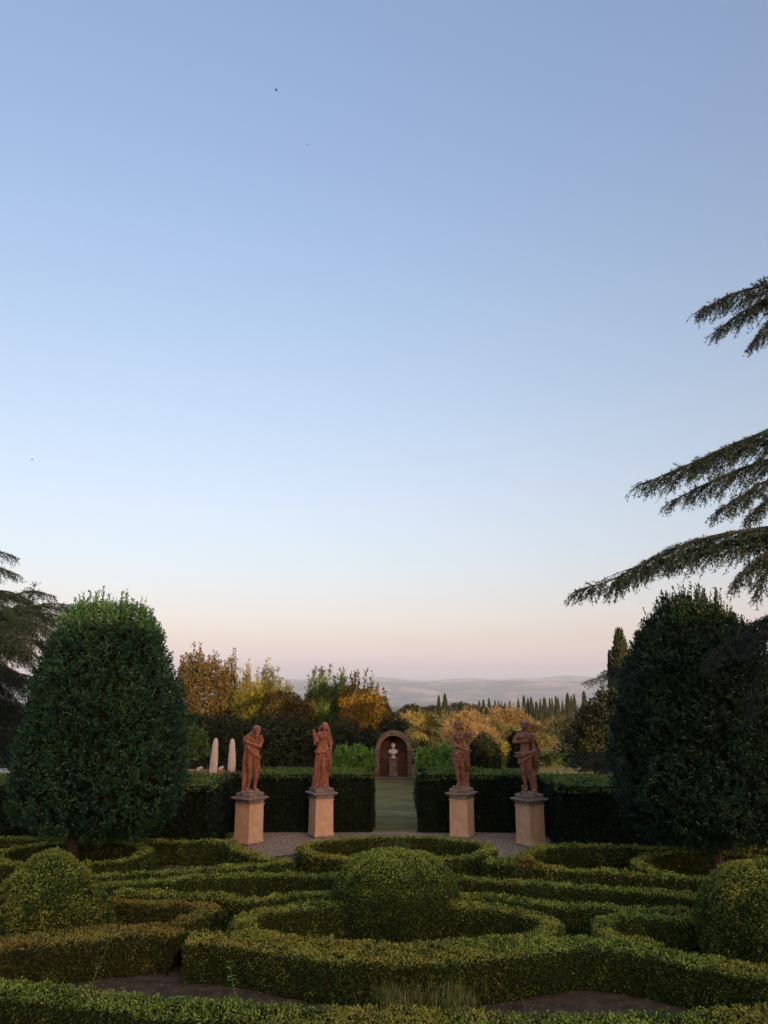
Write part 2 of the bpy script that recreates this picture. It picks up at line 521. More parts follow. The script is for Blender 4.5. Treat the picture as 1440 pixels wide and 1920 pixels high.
# ------------------------------------------------------------------ clipped hedges
def resample(p, step, closed=False):
    p = np.asarray(p, float)
    if closed: p = np.concatenate([p, p[:1]])
    # Catmull-Rom for a gentle line
    q = np.concatenate([[2 * p[0] - p[1]], p, [2 * p[-1] - p[-2]]])
    if closed: q[0] = p[-2]; q[-1] = p[1]
    out = []
    for a in range(len(p) - 1):
        p0, p1, p2, p3 = q[a:a + 4]
        for tt in np.linspace(0, 1, 12, endpoint=False):
            out.append(0.5 * ((2 * p1) + (-p0 + p2) * tt + (2 * p0 - 5 * p1 + 4 * p2 - p3) * tt ** 2 + (-p0 + 3 * p1 - 3 * p2 + p3) * tt ** 3))
    out.append(p[-1]); out = np.array(out)
    d = np.concatenate([[0], np.cumsum(np.linalg.norm(np.diff(out, axis=0), axis=1))])
    m = max(3, int(d[-1] / step))
    s = np.linspace(0, d[-1], m + (0 if closed else 1), endpoint=not closed)
    return np.stack([np.interp(s, d, out[:, c]) for c in range(out.shape[1])], 1), d[-1]

def sweep(line, w, h, closed, rnd=0.06, wob=0.011, seed=0, z0=0.0, nz=6):
    """rounded hedge body along a line; returns vertices grid (k, m, 3) and outward normals"""
    k = len(line)
    if closed:
        T = unit(np.roll(line, -1, 0) - np.roll(line, 1, 0))
    else:
        T = unit(np.gradient(line, axis=0))
    Nn = np.stack([T[:, 1], -T[:, 0]], 1)
    prof = []
    zs = np.linspace(0, h - rnd, nz)
    for z in zs: prof.append((-0.5 * w * (0.93 + 0.07 * min(1, z / (0.4 * h))), z, -1, 0))
    for a in (30, 60): prof.append((-0.5 * w + rnd * (1 - math.sin(math.radians(90 - a))), h - rnd + rnd * math.sin(math.radians(a)), -math.cos(math.radians(a)), math.sin(math.radians(a))))
    for f in np.linspace(-1, 1, max(4, int(w / 0.15))): prof.append((f * (0.5 * w - rnd), h, 0, 1))
    L = [p for p in prof if p[0] < -0.49 * w + rnd * 1.01 and p[3] < 1]
    prof = L + [p for p in prof if p[3] == 1] + [(-p[0], p[1], -p[2], p[3]) for p in L[::-1]]
    prof = np.array(prof)
    V = np.zeros((k, len(prof), 3)); N = np.zeros_like(V)
    V[:, :, :2] = line[:, None] + Nn[:, None] * prof[None, :, 0:1]
    V[:, :, 2] = z0 + prof[None, :, 1]
    N[:, :, :2] = Nn[:, None] * prof[None, :, 2:3]
    N[:, :, 2] = prof[None, :, 3]
    N = unit(N)
    d = wob * fbm(V + seed * 3.1, 1.7, 2) * np.minimum(1, 0.35 + prof[None, :, 1] / h)
    d = d + 0.9 * wob * fbm(V + seed, 7.0, 2)
    V = V + N * d[..., None]
    return V, N

def grid_faces(k, m, closed):
    kk = k if closed else k - 1
    i, j = np.meshgrid(np.arange(kk), np.arange(m - 1), indexing='ij')
    i2 = (i + 1) % k
    return np.stack([i * m + j, i2 * m + j, i2 * m + j + 1, i * m + j + 1], -1).reshape(-1, 4)

def scatter_on(V, N, F, dens):
    """random points on quads"""
    v = V.reshape(-1, 3); nn = N.reshape(-1, 3)
    a, b_, c, d = v[F[:, 0]], v[F[:, 1]], v[F[:, 2]], v[F[:, 3]]
    area = 0.5 * (np.linalg.norm(np.cross(b_ - a, c - a), axis=1) + np.linalg.norm(np.cross(c - a, d - a), axis=1))
    n = int(area.sum() * dens)
    idx = rng.choice(len(F), n, p=area / area.sum())
    u, w = rng.random((n, 1)), rng.random((n, 1))
    P = (1 - u) * ((1 - w) * a[idx] + w * d[idx]) + u * ((1 - w) * b_[idx] + w * c[idx])
    f = F[idx]
    Nr = (1 - u) * ((1 - w) * nn[f[:, 0]] + w * nn[f[:, 3]]) + u * ((1 - w) * nn[f[:, 1]] + w * nn[f[:, 2]])
    return P, unit(Nr)

def hedge_leaves(mb, P, N, L, Wd, depth=0.05, up=0.35, spread=0.55, slot=0, tint_bias=0.0):
    n = len(P)
    D = 0.45 * N + np.array([0, 0, up]) + (spread + 0.3) * rng.normal(size=(n, 3))
    off = -depth * rng.random((n, 1)) ** 1.5 + 0.012
    # little tufts: whole neighbourhoods stand proud or sit back
    off = off + 0.020 * vnoise(P, 9.0)[:, None]
    tint = np.clip(0.27 + tint_bias + (0.20 + 0.08 * np.clip(N[:, 2], 0, 1)) * rng.normal(size=n) + 0.12 * vnoise(P, 5.0) + 0.44 * np.clip(N[:, 2], 0, 1) ** 2, 0, 1)  # tops paler: new growth, and light from above put into the colour
    leaves(mb, P + N * off, D, L * rng.uniform(0.7, 1.3, n), Wd * rng.uniform(0.7, 1.3, n), tint, slot=slot, roll=N)

def low_hedge(name, label, pix, w=0.62, h=0.5, closed=False, dens=1700, leaf=(0.036, 0.020), mat=None, cat='hedge', group=None, metric=None, seed=0):
    line = np.array([on_z(x, y, h)[:2] for x, y in pix]) if metric is None else np.asarray(metric, float)
    line, ln = resample(line, 0.16, closed)
    c = np.array([*line.mean(0), 0.0])
    root = empty(name, c)
    Vb, Nb = sweep(line, w, h, closed, seed=seed)
    core = Vb - Nb * 0.035
    core[..., 2] = np.maximum(core[..., 2], 0.0)
    Fq = grid_faces(*Vb.shape[:2], closed)
    mbc = MB()
    mbc.add(core.reshape(-1, 3), Fq, np.clip(0.2 + 0.2 * rng.random(len(Fq)), 0, 1))
    if not closed:
        for e, flip in ((0, False), (-1, True)):
            r = core[e]; m_ = len(r)
            ce = r.mean(0)
            fan = np.stack([np.full(m_ - 1, m_), np.arange(m_ - 1), np.arange(1, m_)], 1)
            mbc.add(np.concatenate([r, ce[None]]), fan if not flip else fan[:, ::-1], 0.25)
    P, N = scatter_on(Vb, Nb, Fq, dens)
    mbl = MB()
    keep = P[:, 2] > 0.02
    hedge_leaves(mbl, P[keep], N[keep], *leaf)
    if not closed:
        for e in (0, -1):
            r = Vb[e]; T = unit(line[e] - line[1 if e == 0 else -2])
            n = int(w * h * dens)
            u = rng.random(n); idx = rng.integers(0, len(r), n)
            Pe = r[idx] * u[:, None] + r.mean(0) * (1 - u[:, None])
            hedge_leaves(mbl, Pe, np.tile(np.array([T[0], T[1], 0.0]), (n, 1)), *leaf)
    mat = mat or BOX_LEAF
    link_mesh('branch_core', mbc.mesh('branch_core', c), CORE_BOX, root)
    tag(link_mesh('foliage', mbl.mesh('foliage', c), mat, root), kind='stuff')
    tag(root, label, cat, group)
    return root

near = dict(dens=2750, leaf=(0.033, 0.019))
midd = dict(dens=2100, leaf=(0.038, 0.021))
far_ = dict(dens=1500, leaf=(0.044, 0.024))
A_ = [(-160, 1842), (-60, 1848), (0, 1853), (83, 1862), (144, 1868), (222, 1876), (278, 1884), (400, 1894), (572, 1904), (750, 1909), (1000, 1916), (1150, 1919), (1290, 1917), (1373, 1908), (1440, 1904), (1580, 1896)]
low_hedge('box_hedge', 'low box hedge with bronzed tops and grass weeds, in front of the bare soil strip', A_, w=0.58, h=0.5, seed=1, **near)
B_ = [(352, 1757), (400, 1757), (470, 1764), (540, 1776), (640, 1790), (750, 1795), (860, 1792), (950, 1783), (1020, 1772), (1080, 1766), (1150, 1772), (1240, 1786), (1330, 1804), (1420, 1822), (1560, 1850)]
low_hedge('box_hedge', 'broad low box hedge bowing round the front of the central oval', B_, w=0.58, h=0.52, seed=2, **near)
L6 = [(-120, 1792), (0, 1776), (90, 1765), (167, 1757), (250, 1749), (318, 1744), (336, 1750)]
low_hedge('box_hedge', 'low box hedge with a brown scorched patch on its side', L6, w=0.38, h=0.52, seed=3, mat=BOX_BRONZE, **near)
def ell(cx, cy, rx, ry, n=28):
    return [(cx + rx * math.cos(a), cy + ry * math.sin(a)) for a in np.linspace(0, 2 * math.pi, n, endpoint=False)]
# central oval: back and front middles of its top, in metres
pb, pf = on_z(740, 1691, 0.5), on_z(740, 1772, 0.5)
rx_ = 0.5 * (on_z(1030, 1730, 0.5)[0] - on_z(446, 1730, 0.5)[0])
oval = [(0.0 + rx_ * math.cos(a), 0.5 * (pb[1] + pf[1]) + 0.5 * (pb[1] - pf[1]) * math.sin(a)) for a in np.linspace(0, 2 * math.pi, 32, endpoint=False)]
low_hedge('box_hedge', 'oval box hedge ringing the large central box dome', None, w=0.36, h=0.5, closed=True, metric=oval, seed=4, dens=2800, leaf=(0.034, 0.019))
L5 = [(150, 1680), (190, 1684), (245, 1690), (300, 1693), (360, 1695), (396, 1700), (384, 1708), (356, 1720), (330, 1731), (280, 1735), (222, 1738), (97, 1751), (0, 1763), (-110, 1778)]
low_hedge('box_hedge', 'low bronzed box hedge bent in a sharp hook beside the pointed box dome', L5, w=0.32, h=0.5, seed=5, mat=BOX_BRONZE, **near)
R5 = [(1430, 1732), (1360, 1727), (1290, 1722), (1200, 1718), (1150, 1719), (1130, 1729), (1133, 1742), (1165, 1757), (1240, 1770)]
low_hedge('box_hedge', 'low box hedge with a yellow-green hooked end running behind the round box dome', R5, w=0.32, h=0.5, seed=6, **near)
LR4 = [(218, 1672), (275, 1675), (360, 1679), (420, 1681), (470, 1686), (525, 1680), (620, 1673), (740, 1670), (862, 1678), (925, 1682), (1000, 1690), (1050, 1697), (1112, 1699), (1155, 1703), (1205, 1705), (1332, 1710), (1420, 1714)]
low_hedge('box_hedge', 'low wavy box hedge passing close behind the central oval', LR4, w=0.34, h=0.5, seed=7, **midd)
LR3 = [(60, 1666), (175, 1659), (240, 1654), (300, 1650), (375, 1645), (475, 1640), (550, 1639), (635, 1641), (740, 1641), (847, 1645), (925, 1649), (1025, 1657), (1160, 1666), (1280, 1677), (1337, 1684), (1420, 1694)]
low_hedge('box_hedge', 'long low box hedge, the middle one of three parallel lines behind the central dome', LR3, w=0.38, h=0.5, seed=8, **midd)
L1 = [(-60, 1571), (60, 1571), (120, 1572), (250, 1575), (360, 1577), (422, 1578), (448, 1591), (480, 1604), (515, 1612), (536, 1617), (480, 1622), (400, 1627), (300, 1635), (160, 1642), (40, 1648)]
low_hedge('box_hedge', 'low box hedge doubling back in a point by the pedestal of the hooded statue', L1, w=0.34, h=0.52, seed=9, **far_)
R1 = [(1500, 1595), (1330, 1591), (1200, 1588), (1080, 1585), (1040, 1584), (1010, 1591), (985, 1601), (950, 1608), (918, 1613), (960, 1619), (1010, 1626), (1090, 1632), (1160, 1636), (1230, 1641), (1300, 1648), (1380, 1656)]
low_hedge('box_hedge', 'low box hedge doubling back in a point by the pedestal of the bare-chested statue', R1, w=0.34, h=0.52, seed=10, **far_)
pb, pf = on_z(743, 1568, 0.5), on_z(743, 1613, 0.5)
rx_ = 0.5 * (on_z(918, 1590, 0.5)[0] - on_z(568, 1590, 0.5)[0])
cx_ = on_z(743, 1590, 0.5)[0]
oval2 = [(cx_ + rx_ * math.cos(a), 0.5 * (pb[1] + pf[1]) + 0.5 * (pb[1] - pf[1]) * math.sin(a)) for a in np.linspace(0, 2 * math.pi, 32, endpoint=False)]
low_hedge('box_hedge', 'oval box hedge in front of the lawn gap between the inner statues', None, w=0.32, h=0.5, closed=True, metric=oval2, seed=11, **far_)
TREE_L = np.array([on_z(132, 1600, 0.5)[0], on_z(132, 1600, 0.5)[1] + 0.1])
TREE_R = np.array([on_z(1350, 1624, 0.5)[0], on_z(1350, 1624, 0.5)[1] + 0.1])
for c, s, lab in ((TREE_L, 12, 'round box hedge circling the trunk of the lighter green bay tree'), (TREE_R, 13, 'round box hedge circling the trunk of the darker bay tree under the cedar bough')):
    ring = [(c[0] + 1.55 * math.cos(a), c[1] + 1.3 * math.sin(a)) for a in np.linspace(0, 2 * math.pi, 28, endpoint=False)]
    low_hedge('box_hedge', lab, None, w=0.30, h=0.5, closed=True, metric=ring, seed=s, **far_)

# clipped domes
def dome(name, label, loc, prof, leaf=(0.034, 0.02), dens=3200, mat=None, cat='topiary', seed=0, group=None, up=0.3, wob=0.018):
    """prof: list of (radius, height)"""
    prof = np.array(prof, float)
    zz = np.linspace(0, 1, 30)
    s = np.concatenate([[0], np.cumsum(np.linalg.norm(np.diff(prof, axis=0), axis=1))]); s /= s[-1]
    pr = np.stack([np.interp(zz, s, prof[:, 0]), np.interp(zz, s, prof[:, 1])], 1)
    for _ in range(2): pr[1:-1] = 0.25 * pr[:-2] + 0.5 * pr[1:-1] + 0.25 * pr[2:]
    m = 48
    a = np.linspace(0, 2 * math.pi, m, endpoint=False)
    tz = np.gradient(pr, axis=0)
    nr, nz = tz[:, 1], -tz[:, 0]
    V = np.stack([pr[:, 0:1] * np.cos(a), pr[:, 0:1] * np.sin(a), pr[:, 1:2] * np.ones((1, m))], -1)
    N = unit(np.stack([nr[:, None] * np.cos(a), nr[:, None] * np.sin(a), nz[:, None] * np.ones((1, m))], -1))
    V = V + N * (wob * fbm(V + seed * 5.3, 2.4, 3) + 0.5 * wob * fbm(V + seed, 7, 2))[..., None]
    k = len(pr)
    i, j = np.meshgrid(np.arange(k - 1), np.arange(m), indexing='ij'); j2 = (j + 1) % m
    Fq = np.stack([i * m + j, i * m + j2, (i + 1) * m + j2, (i + 1) * m + j], -1).reshape(-1, 4)
    root = empty(name, loc)
    mbc = MB(); mbc.add((V - N * 0.05).reshape(-1, 3), Fq, 0.25)
    P, Nn = scatter_on(V, N, Fq, dens)
    mbl = MB(); kp = P[:, 2] > 0.02
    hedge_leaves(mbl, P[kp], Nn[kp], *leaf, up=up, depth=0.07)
    mat = mat or BOX_LEAF
    link_mesh('branch_core', mbc.mesh('branch_core'), CORE_BOX if mat in (BOX_LEAF, BOX_BRONZE) else CORE_DARK, root)
    tag(link_mesh('foliage', mbl.mesh('foliage'), mat, root), kind='stuff')
    return tag(root, label, cat, group)

bc = on_z(740, 1776, 0)
R = 0.5 * (on_y(862, 1690, bc[1] + 1.0)[0] - on_y(617, 1690, bc[1] + 1.0)[0]) - 0.02
ztop = on_y(740, 1602, bc[1] + R * 0.8)[2]
dome('box_dome', 'large rounded box dome standing inside the oval hedge', (0.0, bc[1] + R * 0.97, 0), [(R * 0.90, 0), (R * 0.99, 0.3), (R, 0.7), (R * 0.95, ztop * 0.62), (R * 0.80, ztop * 0.82), (R * 0.5, ztop * 0.96), (R * 0.2, ztop), (0, ztop)], seed=21)
lc = on_y(84, 1740, 13.2)
zt = on_y(90, 1598, 13.2)[2]
dome('box_dome', 'cone-shaped box dome with a blunt pointed top beside the hooked hedge', (lc[0], 13.2, 0), [(1.02, 0), (1.03, 0.35), (0.93, zt * 0.45), (0.68, zt * 0.7), (0.36, zt * 0.92), (0.14, zt), (0, zt)], seed=22, leaf=(0.045, 0.02))
rc = on_y(1452, 1740, 12.3)
zt = on_y(1440, 1617, 12.3)[2]
dome('box_dome', 'round box dome with a rusty patch near its top', (rc[0], 12.3, 0), [(0.92, 0), (1.03, 0.35), (1.05, zt * 0.5), (0.88, zt * 0.76), (0.55, zt * 0.94), (0.2, zt), (0, zt)], seed=23, leaf=(0.045, 0.02))
sb = on_z(990, 1627, 0.5)
dome('box_cushion', 'small yellowish box cushion swelling above the pointed hedge', (sb[0], sb[1] + 0.1, 0), [(0.26, 0), (0.29, 0.35), (0.25, 0.55), (0.13, 0.66), (0, 0.68)], mat=BOX_BRONZE, dens=2000, leaf=(0.04, 0.022), seed=24)

# ------------------------------------------------------------------ the unseen villa behind the viewer, sized to keep evening sun off the garden
STUCCO = plain_mat('cream_stucco', [(0.3, (0.56, 0.47, 0.34)), (0.6, (0.66, 0.57, 0.43)), (0.8, (0.72, 0.64, 0.50))], scale=1.4, bump=0.25, rough=0.9)  # unseen facade, kept pale to throw light back on the garden
STONE_TRIM = plain_mat('grey_stone_trim', [(0.3, (0.2, 0.19, 0.17)), (0.7, (0.36, 0.34, 0.3))], scale=5, bump=0.3, rough=0.85)
ROOF_TILE = plain_mat('terracotta_tile', [(0.3, (0.20, 0.085, 0.045)), (0.7, (0.36, 0.17, 0.095))], scale=7, bump=0.4, rough=0.9)
SHUTTER = plain_mat('green_shutter', [(0.3, (0.03, 0.06, 0.035)), (0.7, (0.05, 0.09, 0.05))], scale=8, bump=0.1, rough=0.6)
VX0, VX1, VY = -22.0, 26.6, -20.0
villa = empty('villa', (0, VY, 0))
mb = MB(); box(mb, ((VX0 + VX1) / 2, -7, 4.0), ((VX1 - VX0) / 2, 7, 4.0)); mb.build('wall', STUCCO, villa)
mb = MB(); box(mb, ((VX0 + VX1) / 2, -7, 8.16), ((VX1 - VX0) / 2 + 0.5, 7.5, 0.15)); mb.build('eaves', STONE_TRIM, villa)
mb = MB()
xm0, xm1 = VX0 - 0.5, VX1 + 0.5
rv = [(VX0 - .5, .5, 8.32), (VX1 + .5, .5, 8.32), (VX1 + .5, -14.5, 8.32), (VX0 - .5, -14.5, 8.32), (xm0, -7, 9.8), (xm1, -7, 9.8)]
mb.add(rv, [(0, 1, 5, 4), (2, 3, 4, 5)]); mb.add(rv, [(3, 0, 4), (1, 2, 5)]); mb.build('roof', ROOF_TILE, villa)
wm = MB(); box(wm, (0, 0, 0), (0.55, 0.06, 0.95)); box(wm, (0, 0.03, -1.02), (0.72, 0.12, 0.06), slot=1)
wmesh = wm.mesh('window')
sm = MB(); box(sm, (0, 0.09, 0), (0.27, 0.03, 0.95))
smesh = sm.mesh('shutter')
PANE, t_, b_, o_ = new_mat('window_pane'); b_.inputs['Base Color'].default_value = (0.02, 0.025, 0.03, 1); b_.inputs['Roughness'].default_value = 0.08
for zc in (2.2, 6.0):
    for xc in np.arange(-19.5, 28, 3.5):
        w_ = link_mesh('window', wmesh, [PANE, STONE_TRIM], villa, (float(xc), 0.03, zc))
        for sx_ in (-0.83, 0.83): link_mesh('shutter', smesh, SHUTTER, w_, (sx_, 0, 0))
mb = MB(); box(mb, (0, 10.3, 1.05), (7.0, 10.3, 1.05)); mb.build('terrace', STONE_TRIM, villa)
tag(villa, 'long cream stucco villa with green shutters and a raised stone terrace', 'building')

# ------------------------------------------------------------------ tall clipped hedges
def block_hedge(name, label, rects, h, mat, leaf=(0.060, 0.032), dens=880, seed=0, cat='hedge'):
    root = empty(name, (np.mean([(r[0] + r[1]) / 2 for r in rects]), np.mean([(r[2] + r[3]) / 2 for r in rects]), 0))
    org = np.array(root.location)
    mbc, mbl = MB(), MB()
    for (x0, x1, y0, y1) in rects:
        def face(o, u, v, nrm):
            o, u, v = np.array(o, float), np.array(u, float), np.array(v, float)
            nu, nv = max(2, int(np.linalg.norm(u) / 0.22)), max(2, int(np.linalg.norm(v) / 0.22))
            a, b_ = np.meshgrid(np.linspace(0, 1, nu + 1), np.linspace(0, 1, nv + 1), indexing='ij')
            V = o + a[..., None] * u + b_[..., None] * v
            ed = np.minimum.reduce([a * np.linalg.norm(u), (1 - a) * np.linalg.norm(u)])
            N = np.broadcast_to(np.array(nrm, float), V.shape).copy()
            zz = V[..., 2]
            dd = 0.035 * fbm(V + seed, 1.3, 3) + 0.02 * fbm(V + seed, 5, 2)
            # soften the upper edges
            if nrm[2] == 0:
                dd = dd - 0.10 * np.clip((zz - (h - 0.16)) / 0.16, 0, 1) ** 2
            else:
                e2 = np.minimum.reduce([a * np.linalg.norm(u), (1 - a) * np.linalg.norm(u), b_ * np.linalg.norm(v), (1 - b_) * np.linalg.norm(v)])
                dd = dd - 0.07 * np.clip(1 - e2 / 0.2, 0, 1) ** 2
            V = V + N * dd[..., None]
            Fq = grid_faces(nu + 1, nv + 1, False)
            if np.dot(np.cross(u, v), nrm) < 0: Fq = Fq[:, ::-1]
            mbc.add((V - N * 0.06).reshape(-1, 3), Fq, 0.2)
            P, Nn = scatter_on(V, N, Fq, dens * (0.35 if nrm[1] > 0 else 1.0))
            hedge_leaves(mbl, P, Nn, *leaf, depth=0.10, up=0.25, spread=0.6, tint_bias=-0.12 if nrm[2] == 0 else 0.16)  # top paler, sides darker: light and shade put into the leaf tint
        dx, dy = x1 - x0, y1 - y0
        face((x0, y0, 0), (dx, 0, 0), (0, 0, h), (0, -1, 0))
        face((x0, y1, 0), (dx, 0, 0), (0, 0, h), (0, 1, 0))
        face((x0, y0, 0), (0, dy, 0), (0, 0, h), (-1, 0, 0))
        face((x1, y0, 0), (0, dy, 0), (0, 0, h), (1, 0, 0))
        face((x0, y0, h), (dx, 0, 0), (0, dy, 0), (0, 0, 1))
    link_mesh('branch_core', mbc.mesh('branch_core', org), CORE_DARK, root)
    tag(link_mesh('foliage', mbl.mesh('foliage', org), mat, root), kind='stuff')
    return tag(root, label, cat)

HH = 1.55
gl, gr = on_z(697, 1562)[0], on_z(788, 1562)[0]
yb = on_z(697, 1562)[1]
yn = 20.55
nl = on_y(392, 1500, yn)[0]
nr = on_y(1050, 1500, yn)[0]
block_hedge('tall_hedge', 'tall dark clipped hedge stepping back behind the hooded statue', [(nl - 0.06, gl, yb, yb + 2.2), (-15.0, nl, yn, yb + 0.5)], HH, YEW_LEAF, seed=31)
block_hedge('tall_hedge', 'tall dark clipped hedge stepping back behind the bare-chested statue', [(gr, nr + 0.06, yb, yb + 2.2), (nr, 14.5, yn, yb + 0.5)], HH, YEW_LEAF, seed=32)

# ------------------------------------------------------------------ clipped bay trees
def bay_tree(label, base, side_px, axis_px, d, zbot, ztop_px, seed, shoots, trunk_r, mat=None):
    """side_px: list of (half width in px, py) from top to bottom"""
    root = empty('bay_tree', (base[0], base[1], 0))
    m_px = abs(on_y(axis_px + 100, 1350, d)[0] - on_y(axis_px, 1350, d)[0]) / 100
    prof = np.array([(hw * m_px, on_y(axis_px, py, d)[2]) for hw, py in side_px])
    cx = on_y(axis_px, 1350, d)[0] - base[0]
    dy = d - base[1]
    zz = np.linspace(0, 1, 60)
    s = np.concatenate([[0], np.cumsum(np.linalg.norm(np.diff(prof, axis=0), axis=1))]); s /= s[-1]
    pr = np.stack([np.interp(zz, s, prof[:, 0]), np.interp(zz, s, prof[:, 1])], 1)
    for _ in range(3): pr[1:-1] = 0.25 * pr[:-2] + 0.5 * pr[1:-1] + 0.25 * pr[2:]
    pr = pr[::-1]
    m = 72
    a = np.linspace(0, 2 * math.pi, m, endpoint=False)
    tz = np.gradient(pr, axis=0)
    nr_, nz_ = tz[:, 1], -tz[:, 0]
    V = np.stack([pr[:, 0:1] * np.cos(a) + cx, pr[:, 0:1] * np.sin(a) + dy, pr[:, 1:2] * np.ones((1, m))], -1)
    N = unit(np.stack([nr_[:, None] * np.cos(a), nr_[:, None] * np.sin(a), nz_[:, None] * np.ones((1, m))], -1))
    V = V + N * (0.07 * fbm(V + seed * 2.7, 0.9, 3) + 0.045 * fbm(V + seed, 3.5, 2))[..., None]
    k = len(pr)
    i, j = np.meshgrid(np.arange(k - 1), np.arange(m), indexing='ij'); j2 = (j + 1) % m
    Fq = np.stack([i * m + j, i * m + j2, (i + 1) * m + j2, (i + 1) * m + j], -1).reshape(-1, 4)
    mbc = MB(); mbc.add((V - N * 0.16).reshape(-1, 3), Fq, 0.12)
    mbl = MB()
    # leaves sit in upright sprigs
    P, Nn = scatter_on(V, N, Fq, 165)
    n = len(P); per = 9
    ax = unit(Nn * 0.75 + np.array([0, 0, 0.75]) + 0.30 * rng.normal(size=(n, 3)))
    off = (-0.10 + 0.12 * rng.random((n, 1))) + 0.09 * vnoise(P, 4.0)[:, None]
    base_p = P + Nn * off
    tt = rng.random((n, per, 1))
    PP = base_p[:, None] + ax[:, None] * tt * 0.17
    DD = ax[:, None] * 0.75 + 0.75 * rng.normal(size=(n, per, 3))
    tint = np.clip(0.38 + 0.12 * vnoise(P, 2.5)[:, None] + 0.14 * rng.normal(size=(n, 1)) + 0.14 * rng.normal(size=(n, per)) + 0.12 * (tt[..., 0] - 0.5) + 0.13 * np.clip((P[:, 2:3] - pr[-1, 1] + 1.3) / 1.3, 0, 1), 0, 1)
    leaves(mbl, PP.reshape(-1, 3), DD.reshape(-1, 3), rng.uniform(0.06, 0.10, n * per), rng.uniform(0.026, 0.038, n * per), tint.ravel(), fold=0.2, roll=np.repeat(Nn + np.array([0, 0, 0.3]), per, 0))
    # unclipped shoots on the shoulders and crown
    mbs = MB()
    zt = pr[-1, 1]
    idx = np.where((P[:, 2] > zt - 1.5) & (rng.random(n) < shoots * np.clip((P[:, 2] - zt + 1.6) / 1.5, 0.05, 1)))[0]
    for q in idx:
        L = rng.uniform(0.15, 0.62) * (0.6 + 0.4 * (P[q, 2] - zt + 1.6) / 1.5)
        d0 = unit(np.array([0, 0, 1.0]) + 0.25 * Nn[q] + 0.12 * rng.normal(size=3))
        p0 = P[q] - Nn[q] * 0.1
        tube(mbs, [p0, p0 + d0 * L * 0.6, p0 + d0 * L], [0.006, 0.005, 0.003], 3, cap=False)
        kk = int(14 + L * 40)
        u = rng.random((kk, 1))
        leaves(mbl, p0 + d0 * L * u, d0 + 0.55 * rng.normal(size=(kk, 3)), rng.uniform(0.05, 0.085, kk), rng.uniform(0.022, 0.032, kk), np.clip(0.6 + 0.2 * rng.normal(size=kk), 0, 1))
    tr = MB()
    zc = pr[0, 1] + 0.7
    pts = [(0, 0, -0.05), (0.02, 0.0, 0.3), (-0.02, 0.01, 0.75), (cx * 0.3, dy * 0.3, zc), (cx * 0.6, dy * 0.6, zc + 1.2), (cx, dy, zc + 2.6)]
    tube(tr, pts, [trunk_r * 1.35, trunk_r, trunk_r * 0.92, trunk_r * 0.8, trunk_r * 0.55, trunk_r * 0.2], 10)
    trunk = tr.build('trunk', BARK, root, smooth=True)
    br = MB()
    for q in range(9):
        an = q * 2.4 + seed; e = V[8 + 3 * (q % 5), int(an / (2 * math.pi) * m) % m]
        st = np.array([cx * 0.4, dy * 0.4, zc - 0.1 + 0.2 * q])
        tube(br, [st, st * 0.5 + e * 0.5 + np.array([0, 0, 0.15]), e - (e - st) * 0.1], [trunk_r * 0.4, trunk_r * 0.25, 0.012], 6)
    for v_ in (mbs,):
        if v_.n: br.v += v_.v; br.f4 += [f + br.n for f in v_.f4]; br.t4 += v_.t4; br.s4 += v_.s4; br.n += v_.n
    tag(br.build('branches', TWIG, root, smooth=True), kind='stuff')
    crown = link_mesh('crown', mbc.mesh('crown'), CORE_DARK, root)
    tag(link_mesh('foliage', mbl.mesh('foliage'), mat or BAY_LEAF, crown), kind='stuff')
    return tag(root, label, 'tree')

bay_tree('egg-shaped clipped bay tree with fresh green shoots at the crown, near the folded parasols', TREE_L,
         [(8, 1142), (54, 1148), (80, 1176), (100, 1216), (118, 1272), (130, 1340), (137, 1410), (140, 1460), (135, 1508), (114, 1540), (66, 1556), (0, 1560)], 196, TREE_L[1] + 0.25, 0.6, 1128, 3, 0.24, 0.13)
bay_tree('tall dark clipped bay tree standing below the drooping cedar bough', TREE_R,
         [(8, 1132), (58, 1150), (88, 1185), (115, 1215), (136, 1260), (148, 1330), (153, 1400), (156, 1480), (150, 1530), (122, 1562), (65, 1576), (0, 1578)], 1318, TREE_R[1] + 0.2, 0.6, 1105, 5, 0.34, 0.12, BAY_DARK)

